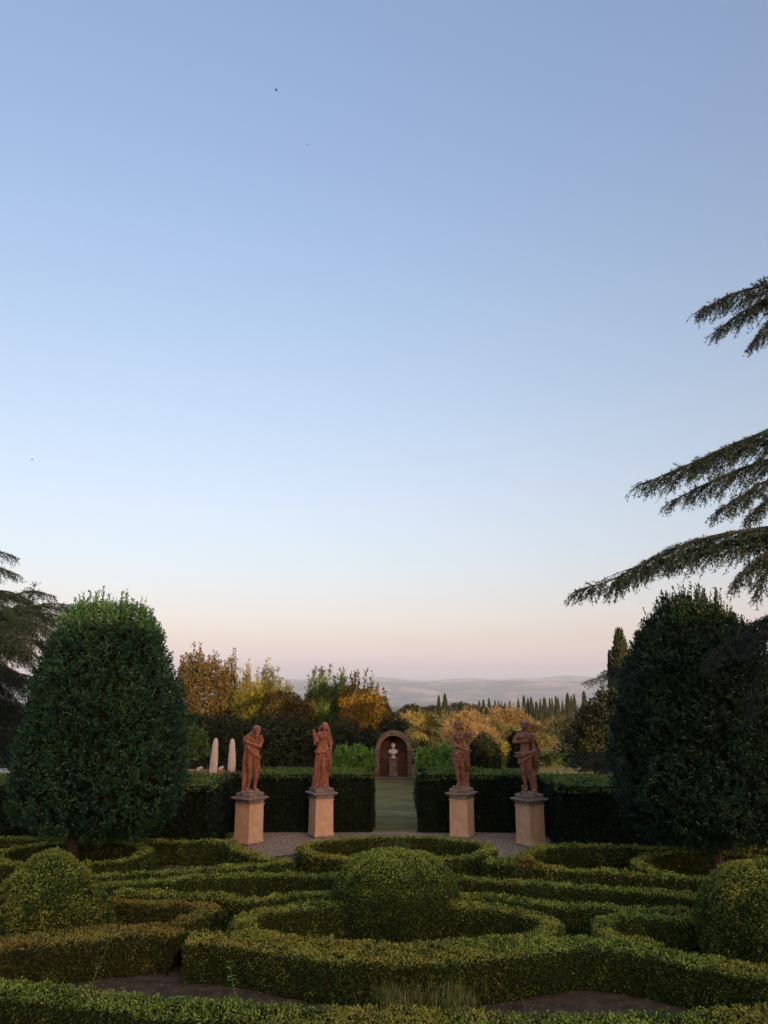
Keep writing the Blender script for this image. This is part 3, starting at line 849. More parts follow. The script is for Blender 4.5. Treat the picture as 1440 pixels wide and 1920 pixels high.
# ------------------------------------------------------------------ free-growing trees and shrubs
def crown_mesh(blobs, n, L, Wd, seed, up=0.3, spread=0.8, rag=0.25, inner=0.35, tint0=0.42, fold=0.2, bright_top=0.0):
    """leaves through a crown made of blobs (cx, cy, cz, rx, ry, rz): thick near the surface, ragged, with gaps"""
    mb = MB()
    B = np.array(blobs, float)
    wts = (B[:, 3] * B[:, 4] + B[:, 4] * B[:, 5] + B[:, 3] * B[:, 5]); wts /= wts.sum()
    which = rng.choice(len(B), n, p=wts)
    u = unit(rng.normal(size=(n, 3)))
    u[:, 2] = np.where(u[:, 2] < -0.55, -u[:, 2] * 0.6, u[:, 2])
    rad = np.where(rng.random(n) < inner, rng.random(n) ** 0.5 * 0.9, 0.86 + 0.16 * rng.random(n))
    C, Rr = B[which, :3], B[which, 3:]
    P = C + u * Rr * rad[:, None]
    nz = fbm(P + seed * 3.3, 1.1 / max(0.5, B[:, 3:].mean()) * 1.3, 3)
    P = P + u * Rr * (rag * 0.5 * nz)[:, None]
    keep = vnoise(P + seed, 2.0 / max(0.4, B[:, 3:].mean())) > -0.75
    P, u, which = P[keep], u[keep], which[keep]
    k = len(P)
    tint = tint0 + 0.13 * vnoise(P + seed, 1.6) + 0.20 * rng.normal(size=k) + 0.08 * (which % 3 - 1)
    D = u * 0.6 + np.array([0, 0, up]) + spread * rng.normal(size=(k, 3))
    leaves(mb, P, D, L * rng.uniform(0.6, 1.35, k), Wd * rng.uniform(0.7, 1.3, k), np.clip(tint, 0, 1), fold=fold, roll=u + np.array([0, 0, 0.25]) + 0.3 * rng.normal(size=(k, 3)))
    return mb

def spires(mb, blobs, n, hgt, L, Wd, tint0=0.55, lean=0.12, per=34, wd=0.10):
    """leafy upright shoots that break the outline"""
    B = np.array(blobs, float)
    for _ in range(n):
        b_ = B[rng.integers(len(B))]
        an = rng.uniform(0, 2 * math.pi); rr = rng.random() ** 0.5 * 0.85
        x, y = b_[0] + b_[3] * rr * math.cos(an), b_[1] + b_[4] * rr * math.sin(an)
        z = b_[2] + b_[5] * math.sqrt(max(0, 1 - rr * rr)) * 0.92
        h = hgt * rng.uniform(0.45, 1.2)
        d0 = unit(np.array([lean * rng.normal(), lean * rng.normal(), 1.0]))
        u = rng.random((per, 1))
        P = np.array([x, y, z]) + d0 * h * u + wd * (1.1 - u) * rng.normal(size=(per, 3))
        leaves(mb, P, d0 * 0.8 + 0.6 * rng.normal(size=(per, 3)), L * rng.uniform(0.6, 1.2, per), Wd * rng.uniform(0.7, 1.2, per), np.clip(tint0 + 0.18 * rng.normal(size=per), 0, 1))

def wood_mesh(blobs, r0, base_h, seed):
    mb = MB()
    B = np.array(blobs, float)
    c = B[:, :3].mean(0)
    top = np.array([c[0] * 0.6, c[1] * 0.6, max(base_h + 0.2, c[2] * 0.75)])
    tube(mb, [(0, 0, -0.3), (0.02, 0, base_h * 0.5), (top[0] * 0.4, top[1] * 0.4, base_h), top], [r0 * 1.4, r0, r0 * 0.8, r0 * 0.45], 8)
    lb = MB()
    for q, b_ in enumerate(B):
        st = np.array([top[0] * 0.4, top[1] * 0.4, base_h * (0.75 + 0.25 * rng.random())])
        e = b_[:3]
        mid = 0.5 * (st + e) + np.array([0, 0, 0.12 * np.linalg.norm(e - st)])
        tube(lb, [st, mid, e], [r0 * 0.5, r0 * 0.35, r0 * 0.12], 6)
        for w in range(4):
            e2 = e + unit(rng.normal(size=3) + np.array([0, 0, 0.5])) * b_[3:] * 0.8
            tube(lb, [e, 0.5 * (e + e2) + 0.05 * rng.normal(size=3), e2], [r0 * 0.16, r0 * 0.1, r0 * 0.03], 4, cap=False)
    return mb, lb

def rel_blobs(pxblobs, base, d):
    """(px, py, half width px, half height px, depth ratio) at depth d -> blobs relative to base"""
    out = []
    m = abs(on_y(820, 1350, d)[0] - on_y(720, 1350, d)[0]) / 100
    for (px, py, hw, hh, *dd) in pxblobs:
        p = on_y(px, py, d)
        out.append((p[0] - base[0], (dd[0] * hw * m if dd else 0.0), p[2] - base[2], hw * m, hw * m * 0.9, hh * m))
    return out

def gz(x, y):
    return float(land_height(np.array([float(x)]), np.array([float(y)]))[0])

def tree(name, label, px, d, pxblobs, n, leaf, mat, trunk_r=0.1, base_h=0.8, cat='tree', group=None, seed=0, spire=None, **kw):
    x = on_y(px, 1350, d)[0]
    base = np.array([x, d, gz(x, d)])
    blobs = rel_blobs(pxblobs, base, d)
    root = empty(name, base)
    tm, lm = wood_mesh(blobs, trunk_r, base_h, seed)
    tm.build('trunk', BARK, root, smooth=True)
    tag(lm.build('limbs', BARK, root, smooth=True), kind='stuff')
    mb = crown_mesh(blobs, n, *leaf, seed, **kw)
    if spire: spires(mb, blobs, spire[0], spire[1], leaf[0], leaf[1], *spire[2:])
    tag(mb.build('crown', mat, root), kind='stuff')
    return tag(root, label, cat, group)

GOLD_LEAF = leaf_mat('russet_evergreen_leaf', (0.035, 0.034, 0.010), (0.090, 0.072, 0.018), (0.170, 0.120, 0.032), trans=0.3)
BAMBOO_LEAF = leaf_mat('bamboo_leaf', (0.070, 0.085, 0.012), (0.17, 0.175, 0.022), (0.30, 0.27, 0.04), trans=0.35)
GREEN_LEAF = leaf_mat('fresh_green_leaf', (0.035, 0.075, 0.014), (0.085, 0.155, 0.03), (0.19, 0.28, 0.06), trans=0.35)
LAUREL_LEAF = leaf_mat('cherry_laurel_leaf', (0.030, 0.10, 0.010), (0.11, 0.26, 0.03), (0.26, 0.45, 0.08), trans=0.35, rough=0.4)
DARK_LEAF = leaf_mat('holm_oak_leaf', (0.012, 0.020, 0.007), (0.028, 0.040, 0.012), (0.062, 0.075, 0.024), trans=0.2)
OLIVE_LEAF = leaf_mat('olive_leaf', (0.07, 0.06, 0.022), (0.22, 0.165, 0.065), (0.42, 0.31, 0.14), trans=0.25)
AMBER_LEAF = leaf_mat('amber_leaf', (0.07, 0.065, 0.012), (0.17, 0.125, 0.018), (0.32, 0.20, 0.028), trans=0.35)
CYP_LEAF = leaf_mat('cypress_leaf', (0.010, 0.018, 0.009), (0.020, 0.033, 0.015), (0.045, 0.060, 0.025), trans=0.05, rough=0.7)

tree('evergreen_oak', 'russet-gold tree with ragged upright tips rising above the folded parasols', 380, 47,
     [(362, 1272, 30, 46), (395, 1285, 26, 34, 0.4), (425, 1286, 20, 34), (348, 1300, 24, 34, 0.6), (400, 1330, 48, 40), (340, 1345, 30, 40), (430, 1340, 30, 40)], 15000, (0.18, 0.08), GOLD_LEAF, 0.16, 2.0, seed=41, spire=(60, 1.1))
tree('bamboo_clump', 'feathery yellow-green bamboo clump between the russet tree and the green bamboo', 500, 46,
     [(462, 1318, 24, 36), (495, 1312, 22, 34, 0.5), (525, 1332, 22, 30), (480, 1345, 38, 34), (530, 1352, 26, 30)], 13000, (0.26, 0.055), BAMBOO_LEAF, 0.06, 1.2, cat='bamboo', seed=42, spire=(60, 1.25, 0.65, 0.16))
tree('bushy_shrub', 'dull bronze bushy shrub squeezed between two bamboo clumps', 545, 44,
     [(520, 1338, 22, 26), (548, 1332, 22, 30), (572, 1342, 20, 28)], 5600, (0.17, 0.08), GOLD_LEAF, 0.05, 1.2, cat='shrub', seed=43, spire=(10, 0.6))
tree('bamboo_clump', 'fresh green bamboo clump with thin arching tips behind the gowned statue', 600, 45,
     [(590, 1325, 18, 32), (612, 1318, 20, 36), (640, 1330, 18, 34), (605, 1355, 32, 28)], 11000, (0.25, 0.055), GREEN_LEAF, 0.06, 1.2, cat='bamboo', seed=44, spire=(60, 1.2, 0.6, 0.16))
tree('hazel_tree', 'amber-leaved bushy tree with pointed dark tips left of the brick niche', 690, 43.5,
     [(655, 1325, 20, 36), (685, 1330, 22, 36), (712, 1345, 20, 34), (665, 1360, 30, 34), (708, 1375, 24, 32)], 12500, (0.17, 0.09), AMBER_LEAF, 0.08, 1.2, seed=45, spire=(34, 1.15, 0.3))
G4 = 'dark shrubs backing the lawn'
DK = 'broad dark evergreen shrub backing the lawn behind the statues'
dk_rows = [(-40, 42, 1335, 60), (40, 41, 1330, 60), (120, 42, 1335, 60), (200, 41, 1335, 60), (285, 42, 1340, 58), (365, 42, 1340, 54), (430, 42.4, 1350, 52), (500, 41.6, 1350, 54), (565, 42, 1352, 52), (630, 41.5, 1358, 48), (690, 41.2, 1376, 36),
           (340, 48.5, 1322, 60), (440, 49, 1330, 60), (540, 49, 1335, 60), (625, 48.5, 1340, 50)]
for q, (px, d, top, hw) in enumerate(dk_rows):
    lab = 'dark evergreen shrub glimpsed behind the lighter bay tree and old cedar' if px < 330 and d < 45 else ('tall dark evergreen shrub rising under the russet tree and the bamboo' if d > 45 else DK)
    tree('evergreen_shrub', lab, px, d, [(px, top + 34, hw, 36), (px - hw * .5, top + 60, hw * .7, 42), (px + hw * .5, top + 58, hw * .7, 44), (px, top + 82, hw, 36)], 5000, (0.21, 0.105), DARK_LEAF, 0.08, 0.5, cat='shrub', group=G4 if lab == DK else ('shrubs behind the lighter bay tree' if px < 330 and d < 45 else 'tall shrubs under the bamboo'), seed=50 + q, spire=(8, 0.5), inner=0.25)
tree('evergreen_shrub', 'dark ivy-grown shrub rising directly behind the brick niche', 741, 43, [(741, 1366, 22, 26), (728, 1385, 22, 30), (757, 1385, 22, 30), (742, 1420, 34, 36)], 4500, (0.16, 0.08), DARK_LEAF, 0.08, 0.6, cat='shrub', seed=57)
tree('leafy_tree', 'light green leafy tree spreading beside the lighter bay tree over the loungers', 318, 28.5,
     [(335, 1362, 30, 26), (362, 1385, 26, 26), (378, 1405, 18, 18), (345, 1410, 34, 30), (315, 1395, 34, 44), (300, 1350, 30, 36)], 5200, (0.13, 0.065), GREEN_LEAF, 0.09, 1.4, seed=58, up=0.2)
tree('laurel_bush', 'bright green laurel bush left of the brick niche above the clipped hedge', 660, 36, [(640, 1428, 22, 20), (664, 1424, 26, 20), (688, 1432, 18, 18), (660, 1448, 40, 20)], 2600, (0.15, 0.07), LAUREL_LEAF, 0.04, 0.3, cat='shrub', seed=59, up=0.7, spire=(16, 0.25))
tree('laurel_bush', 'bright green laurel bush right of the brick niche under the palm', 825, 36, [(800, 1428, 22, 22), (828, 1424, 28, 22), (852, 1430, 24, 20), (825, 1450, 46, 20)], 3000, (0.15, 0.07), LAUREL_LEAF, 0.04, 0.3, cat='shrub', seed=60, up=0.7, spire=(12, 0.25))

# rounded shrubs beyond the right-hand hedge
def dome_px(name, label, px, d, hw, top, mat, seed, leaf=(0.11, 0.055), dens=260, cat='shrub', square=0.0):
    p = on_y(px, top, d); m = abs(on_y(px + 100, top, d)[0] - p[0]) / 100
    r = hw * m; zt = p[2] - gz(p[0], d)
    o = dome(name, label, (p[0], d, gz(p[0], d)), [(r * 0.92, 0), (r, zt * 0.3), (r * 0.97, zt * 0.55), (r * (0.82 + square), zt * 0.8), (r * (0.5 + square), zt * 0.95), (r * 0.2, zt), (0, zt)], leaf, dens, mat, cat, seed, wob=0.08)
    return o
dome_px('round_shrub', 'dark rounded shrub behind the statue holding a cornucopia', 908, 33, 30, 1378, DARK_LEAF, 61)
dome_px('round_shrub', 'dark upright clipped shrub behind the bare-chested statue', 979, 34, 25, 1370, DARK_LEAF, 62, square=0.12)
tree('bushy_shrub', 'yellow-green shrub between two dark rounded shrubs', 945, 38, [(940, 1412, 18, 22), (955, 1425, 20, 20)], 1400, (0.13, 0.07), BAMBOO_LEAF, 0.04, 0.4, cat='shrub', seed=63)
tree('bushy_shrub', 'low green shrub behind the hedge right of the bare-chested statue', 1040, 33, [(1015, 1428, 20, 16), (1045, 1425, 24, 18), (1072, 1430, 20, 16)], 1800, (0.12, 0.06), GREEN_LEAF, 0.04, 0.3, cat='shrub', seed=64)

# olive grove: built three times, then repeated
def olive(seed, n):
    blobs = []
    for q in range(7):
        an = q * 2.4 + seed; r = 0.95 * math.sqrt((q + 0.4) / 7)
        blobs.append((r * math.cos(an), r * math.sin(an), 2.0 + 0.7 * rng.random() - 0.4 * r, 0.62 + 0.2 * rng.random(), 0.62 + 0.2 * rng.random(), 0.75 + 0.3 * rng.random()))
    tm, lm = wood_mesh(blobs, 0.11, 0.9, seed)
    mb = crown_mesh(blobs, n, 0.17, 0.045, seed, up=0.55, spread=0.6, rag=0.4, inner=0.3, tint0=0.42)
    spires(mb, blobs, 46, 0.6, 0.15, 0.04, 0.6, 0.25, 22, 0.07)
    return tm.mesh('trunk'), lm.mesh('limbs'), mb.mesh('crown')
OL = [olive(71, 6500), olive(72, 6500), olive(73, 6500)]
OLIVE_GREEN = leaf_mat('green_olive_leaf', (0.045, 0.05, 0.016), (0.13, 0.125, 0.04), (0.27, 0.235, 0.08), trans=0.25)
olives = [(770, 52, 1338, 1.0), (795, 58, 1340, 1.0), (826, 50, 1350, 1.0), (846, 60, 1338, 1.0), (872, 54, 1330, 1.2), (893, 66, 1344, 1.0), (905, 47, 1362, 0.95),
          (925, 60, 1346, 1.0), (948, 62, 1322, 1.25), (962, 50, 1356, 1.0), (985, 62, 1338, 1.1), (1008, 48, 1368, 1.0), (1020, 68, 1352, 0.9), (1050, 64, 1336, 1.2),
          (1080, 70, 1350, 1.0), (1040, 54, 1384, 1.0), (862, 45, 1375, 0.95), (1105, 60, 1358, 1.0), (760, 47, 1368, 0.8), (800, 46, 1385, 0.85), (836, 44, 1392, 0.8), (1065, 46, 1402, 0.9), (1024, 44, 1405, 0.85), (985, 43, 1405, 0.8)]
for q, (px, d, top, s) in enumerate(olives):
    p = on_y(px, top + (8 if px > 960 else 3), d)
    g0 = gz(p[0], d)
    tm, lm, cm = OL[q % 3]
    root = empty('olive_tree', (p[0], d, g0), rng.uniform(0, 6.28))
    hz = (p[2] - g0) / 3.35
    root.scale = (s * max(0.8, min(1.5, hz)), s * max(0.8, min(1.5, hz)), hz)
    link_mesh('trunk', tm, BARK, root, smooth=True); tag(link_mesh('limbs', lm, BARK, root, smooth=True), kind='stuff')
    oc = link_mesh('crown', cm, OLIVE_LEAF, root); tag(oc, kind='stuff')
    if q % 4 in (1, 3) or d < 46:
        oc.material_slots[0].link = 'OBJECT'; oc.material_slots[0].material = OLIVE_GREEN
    tag(root, 'silvery-gold olive tree in the sunlit grove beyond the right-hand hedge', 'tree', 'olive trees in the sunlit grove')

tree('leafy_tree', 'dark dense tree with glossy leaves between the olive grove and the darker bay tree', 1120, 29,
     [(1092, 1372, 30, 26), (1120, 1345, 34, 34), (1150, 1330, 34, 44), (1085, 1405, 32, 28), (1125, 1395, 42, 40), (1160, 1400, 40, 50), (1110, 1430, 46, 26)], 9000, (0.125, 0.065), DARK_LEAF, 0.12, 1.0, seed=80, spire=(20, 0.35))
tree('evergreen_shrub', 'squat dark shrub among the olive trees', 1062, 58, [(1050, 1365, 22, 12), (1075, 1366, 22, 12), (1060, 1385, 36, 18)], 1600, (0.16, 0.08), DARK_LEAF, 0.06, 0.5, cat='shrub', seed=81)

# cypresses
def cypress_mesh(seed, n):
    """unit cypress: height 1, radius 0.09"""
    mb = MB()
    z = rng.random(n) ** 0.85
    prof = np.interp(z, [0, 0.06, 0.25, 0.5, 0.75, 0.92, 1], [0.45, 0.85, 1.0, 0.93, 0.68, 0.30, 0.04])
    an = rng.uniform(0, 2 * math.pi, n)
    lob = 1 + 0.22 * np.sin(an * 3 + seed + z * 5) + 0.18 * vnoise(np.stack([np.cos(an) * 2, np.sin(an) * 2, z * 9 + seed], 1), 1.0)
    r = 0.085 * prof * lob * (0.72 + 0.3 * rng.random(n))
    P = np.stack([r * np.cos(an), r * np.sin(an), z * 0.97 + 0.01], 1)
    D = np.stack([0.25 * np.cos(an), 0.25 * np.sin(an), np.ones(n)], 1) + 0.18 * rng.normal(size=(n, 3))
    leaves(mb, P, D, rng.uniform(0.025, 0.055, n), rng.uniform(0.007, 0.014, n), np.clip(0.4 + 0.25 * rng.normal(size=n), 0, 1))
    core = MB()
    zz = np.linspace(0, 0.97, 16)
    pc = np.stack([0.062 * np.interp(zz, [0, 0.06, 0.25, 0.5, 0.75, 0.92, 1], [0.45, 0.85, 1.0, 0.93, 0.68, 0.30, 0.04]), zz], 1)
    lathe(core, pc, 10, tint=0.2)
    mb.v += core.v; mb.f4 += [f + mb.n for f in core.f4]; mb.t4 += core.t4; mb.s4 += core.s4; mb.n += core.n
    tr = MB(); tube(tr, [(0, 0, -0.05), (0, 0, 0.1)], [0.014, 0.012], 6)
    return mb.mesh('crown'), tr.mesh('trunk')
CY = [cypress_mesh(s, 2600) for s in (1, 2, 3)]
def cypress(px, top, hw, d, base_py, label, group, q):
    p = on_y(px, top, d); m = abs(on_y(px + 100, top, d)[0] - p[0]) / 100
    g0 = gz(p[0], d)
    H_ = p[2] - g0
    root = empty('cypress_tree', (p[0], d, g0), q * 1.7)
    r = hw * m / 0.095
    root.scale = (r, r, H_)
    cm, tm = CY[q % 3]
    link_mesh('trunk', tm, BARK, root)
    tag(link_mesh('crown', cm, CYP_LEAF, root), kind='stuff')
    return tag(root, label, 'tree', group)
row = [(750, 256, 13), (776, 250, 14), (812, 240, 13), (850, 252, 11), (872, 258, 11), (890, 262, 9), (915, 266, 10), (945, 256, 11), (1000, 242, 12), (1035, 224, 17), (1062, 238, 12), (1082, 234, 16),
       (1112, 262, 10), (1120, 264, 9), (1142, 246, 11), (1168, 234, 18), (1202, 242, 11), (1217, 240, 10), (1242, 226, 14), (1256, 238, 10), (1284, 256, 10), (1316, 206, 18), (1340, 226, 11), (1358, 214, 14), (1420, 196, 22), (1456, 262, 14)]
for q, (zx, zy, hw) in enumerate(row):
    cypress(680 + zx / 3.43, 1240 + zy / 3.43, 1.45 * hw / 3.43, 150 + 14 * (q % 4) + (20 if zx < 960 else 0), 0, 'slim dark cypress standing in the long row beyond the olive grove', 'row of cypresses beyond the olive grove', q)
for q, (zx, zy, hw) in enumerate([(490, 222, 18), (528, 212, 22)]):
    cypress(680 + zx / 3.43, 1240 + zy / 3.43, 1.25 * hw / 3.43, 175 + 3 * q, 0, 'dark cypress, one of a lone pair above the palm', 'pair of cypresses', q)
cypress(1160, 1180, 25, 58, 0, 'tall broad cypress behind the darker bay tree, sunlit on one flank', None, 1)
cypress(1142, 1222, 9, 60, 0, 'thin cypress spire beside the tall broad cypress', None, 2)
# domed pines and the wood behind the grove
WOOD_G = 'dark domed trees beyond the olive grove'
for q, (px, d, blobs) in enumerate([(772, 150, [(772, 1331, 18, 8), (760, 1337, 14, 8), (786, 1337, 14, 8), (772, 1350, 20, 14)]), (814, 150, [(814, 1333, 20, 8), (802, 1340, 16, 8), (828, 1340, 14, 8), (814, 1352, 20, 14)]),
                         (860, 165, [(852, 1328, 12, 8), (868, 1326, 14, 8), (884, 1330, 14, 8), (866, 1345, 26, 16)]), (740, 150, [(735, 1346, 14, 8), (752, 1345, 12, 8), (744, 1360, 20, 12)]), (920, 170, [(905, 1336, 16, 10), (935, 1334, 16, 10), (920, 1350, 30, 16)]),
                         (1000, 190, [(985, 1345, 16, 10), (1015, 1343, 18, 10), (1045, 1345, 18, 12), (1010, 1362, 40, 14)]), (1085, 190, [(1070, 1342, 18, 10), (1095, 1340, 18, 12), (1115, 1345, 18, 12), (1090, 1360, 40, 14)])]):
    tree('domed_tree', 'dark dense domed tree at the edge of the valley beyond the olive grove', px, d, blobs, 2600, (0.5, 0.26), DARK_LEAF, 0.25, 2.5, group=WOOD_G, seed=90 + q, up=0.3)

# ------------------------------------------------------------------ carved figures: blended solids turned into one skin
def sdf_grid(lo, hi, h):
    ax = [np.arange(lo[c], hi[c] + h, h) for c in range(3)]
    return np.stack(np.meshgrid(*ax, indexing='ij'), -1).astype(np.float32), ax

class Solid:
    def __init__(self, lo, hi, h=0.0125):
        self.P, self.ax = sdf_grid(lo, hi, h); self.h = h
        self.D = np.full(self.P.shape[:3], 9.0, np.float32)
    def _join(self, d, k):
        if k <= 0: self.D = np.minimum(self.D, d); return
        hh = np.clip(0.5 + 0.5 * (self.D - d) / k, 0, 1)
        self.D = self.D * (1 - hh) + d * hh - k * hh * (1 - hh)
    def cap(self, a, b, ra, rb, k=0.02, flat=None):
        """tapered limb from a to b"""
        a, b = np.asarray(a, np.float32), np.asarray(b, np.float32)
        ab = b - a; pa = self.P - a
        t = np.clip((pa @ ab) / max(1e-6, float(ab @ ab)), 0, 1)
        q = pa - t[..., None] * ab
        if flat is not None: q = q / np.asarray(flat, np.float32)
        self._join(np.sqrt((q * q).sum(-1)) - (ra + (rb - ra) * t), k)
        return self
    def chain(self, pts, rad, k=0.02, flat=None):
        for i in range(len(pts) - 1): self.cap(pts[i], pts[i + 1], rad[i], rad[i + 1], k, flat)
        return self
    def ell(self, c, r, k=0.02, rot=0.0):
        q = self.P - np.asarray(c, np.float32)
        if rot:
            cs, sn = math.cos(rot), math.sin(rot)
            q = np.stack([q[..., 0] * cs + q[..., 2] * sn, q[..., 1], -q[..., 0] * sn + q[..., 2] * cs], -1)
        r = np.asarray(r, np.float32)
        k0 = np.sqrt(((q / r) ** 2).sum(-1)); k1 = np.sqrt(((q / (r * r)) ** 2).sum(-1)) + 1e-6
        self._join(k0 * (k0 - 1) / k1, k)
        return self
    def box(self, c, hs, r=0.01, k=0.0, rz=0.0):
        q = self.P - np.asarray(c, np.float32)
        if rz:
            cs, sn = math.cos(rz), math.sin(rz)
            q = np.stack([q[..., 0] * cs + q[..., 1] * sn, -q[..., 0] * sn + q[..., 1] * cs, q[..., 2]], -1)
        q = np.abs(q) - (np.asarray(hs, np.float32) - r)
        self._join(np.sqrt((np.maximum(q, 0) ** 2).sum(-1)) + np.minimum(q.max(-1), 0) - r, k)
        return self
    def skirt(self, rows, folds=9, amp=0.018, k=0.02, ph=0.0, twist=0.0, grow=True):
        """cloth hanging round the legs: rows of (z, cx, cy, rx, ry), pleated"""
        rows = sorted(rows)
        z = self.P[..., 2]
        R = np.array(rows, np.float32)
        cx, cy_, rx, ry = [np.interp(z, R[:, 0], R[:, c]) for c in (1, 2, 3, 4)]
        dx, dy = self.P[..., 0] - cx, self.P[..., 1] - cy_
        an = np.arctan2(dy / ry, dx / rx)
        k0 = np.sqrt((dx / rx) ** 2 + (dy / ry) ** 2)
        f = (R[-1, 0] - z) / (R[-1, 0] - R[0, 0]) if grow else 1.0
        a = amp * (0.35 + 0.65 * np.clip(f, 0, 1)) if grow else amp
        d = (k0 - 1) * np.minimum(rx, ry) + a * (np.sin(folds * an + ph + twist * z) + 0.5 * np.sin((folds * 2 + 1) * an + 1.3 * ph + 3 * z))
        d = np.maximum(d, np.maximum(R[0, 0] - z, z - R[-1, 0]))
        self._join(d.astype(np.float32), k)
        return self
    def rough(self, amp, s):
        self.D = self.D + amp * vnoise(self.P, s).astype(np.float32)
        return self
    def ribs(self, amp, freq, axis=(1, 0, 0)):
        self.D = self.D + amp * np.sin((self.P @ np.asarray(axis, np.float32)) * freq)
        return self
    def mesh(self, name):
        """surface nets"""
        D = self.D; D = D.copy()
        D[0] = D[-1] = 1; D[:, 0] = D[:, -1] = 1; D[:, :, 0] = D[:, :, -1] = 1
        S = D < 0
        nx, ny, nz = D.shape
        cnt = np.zeros((nx - 1, ny - 1, nz - 1), np.float32); acc = np.zeros((nx - 1, ny - 1, nz - 1, 3), np.float32)
        corners = [(i, j, k) for i in (0, 1) for j in (0, 1) for k in (0, 1)]
        def sl(c): return tuple(slice(c[q], D.shape[q] - 1 + c[q]) for q in range(3))
        for c in corners:
            for q in range(3):
                if c[q] == 0:
                    e = list(c); e[q] = 1
                    da, db = D[sl(c)], D[sl(e)]
                    m = (da < 0) != (db < 0)
                    tt = np.where(m, da / np.where(m, da - db, 1), 0)
                    cnt += m
                    for w in range(3):
                        acc[..., w] += m * (c[w] + (tt if w == q else 0))
        act = cnt > 0
        idx = np.full(cnt.shape, -1, np.int64); idx[act] = np.arange(act.sum())
        cell = np.argwhere(act).astype(np.float32)
        V = (cell + acc[act] / cnt[act][:, None]) * self.h + np.array([a[0] for a in self.ax], np.float32)
        F = []
        for q in range(3):
            a, b = [(1, 2), (2, 0), (0, 1)][q]
            s0 = [slice(1, -1)] * 3; s1 = [slice(1, -1)] * 3
            s0[q] = slice(0, D.shape[q] - 1); s1[q] = slice(1, D.shape[q])
            m = S[tuple(s0)] != S[tuple(s1)]
            ii = np.argwhere(m)
            if len(ii) == 0: continue
            off = np.array([1, 1, 1]); off[q] = 0
            p = ii + off
            inside = S[tuple(s0)][m]
            def cidx(da, db):
                r = p.copy(); r[:, a] -= da; r[:, b] -= db
                return idx[r[:, 0], r[:, 1], r[:, 2]]
            quad = np.stack([cidx(1, 1), cidx(0, 1), cidx(0, 0), cidx(1, 0)], 1)
            quad[~inside] = quad[~inside][:, ::-1]
            F.append(quad)
        F = np.concatenate(F); F = F[(F >= 0).all(1)]
        mb = MB(); mb.add(V, F)
        return mb.mesh(name)

def terracotta(name, base, dark, pale, streak=0.5):
    m, t, b, out = new_mat(name)
    n = noise_node(t, 5, 5, 0.65, 'obj')
    r = ramp_node(t, [(0.25, dark), (0.5, base), (0.8, pale)])
    t.links.new(n.outputs['Fac'], r.inputs[0])
    # lichen on what faces the rain
    g = t.nodes.new('ShaderNodeNewGeometry'); s_ = t.nodes.new('ShaderNodeSeparateXYZ'); t.links.new(g.outputs['Normal'], s_.inputs[0])
    n2 = noise_node(t, 16, 4, 0.7, 'obj')
    mm = t.nodes.new('ShaderNodeMath'); mm.operation = 'MULTIPLY'; t.links.new(s_.outputs[2], mm.inputs[0]); t.links.new(n2.outputs['Fac'], mm.inputs[1])
    rr = ramp_node(t, [(0.28, (0, 0, 0)), (0.55, (1, 1, 1))]); t.links.new(mm.outputs[0], rr.inputs[0])
    mx = mix_node(t); t.links.new(rr.outputs[0], mx.inputs[0]); t.links.new(r.outputs[0], mx.inputs[6]); mx.inputs[7].default_value = (0.30, 0.25, 0.20, 1)
    t.links.new(mx.outputs[2], b.inputs['Base Color'])
    b.inputs['Roughness'].default_value = 0.8; b.inputs['Specular IOR Level'].default_value = 0.25
    n3 = noise_node(t, 60, 4, 0.6, 'obj'); bp = t.nodes.new('ShaderNodeBump'); bp.inputs['Strength'].default_value = 0.35; bp.inputs['Distance'].default_value = 0.01
    t.links.new(n3.outputs['Fac'], bp.inputs['Height']); t.links.new(bp.outputs[0], b.inputs['Normal'])
    return m
TERRA = terracotta('terracotta', (0.245, 0.096, 0.054), (0.105, 0.040, 0.027), (0.38, 0.185, 0.115))
TERRA_DULL = terracotta('weathered_terracotta', (0.20, 0.092, 0.058), (0.085, 0.042, 0.030), (0.31, 0.17, 0.11))
TERRA_GREY = terracotta('lichened_terracotta', (0.17, 0.105, 0.075), (0.075, 0.05, 0.038), (0.30, 0.23, 0.19))
PED_STUCCO = terracotta('ochre_pedestal_stucco', (0.52, 0.355, 0.215), (0.42, 0.27, 0.15), (0.60, 0.45, 0.30))
PED_STONE = terracotta('weathered_capstone', (0.20, 0.155, 0.13), (0.09, 0.07, 0.062), (0.36, 0.29, 0.25))
MARBLE = plain_mat('weathered_bust_stone', [(0.3, (0.30, 0.26, 0.23)), (0.6, (0.48, 0.43, 0.39)), (0.8, (0.56, 0.51, 0.47))], scale=9, bump=0.3, rough=0.8)

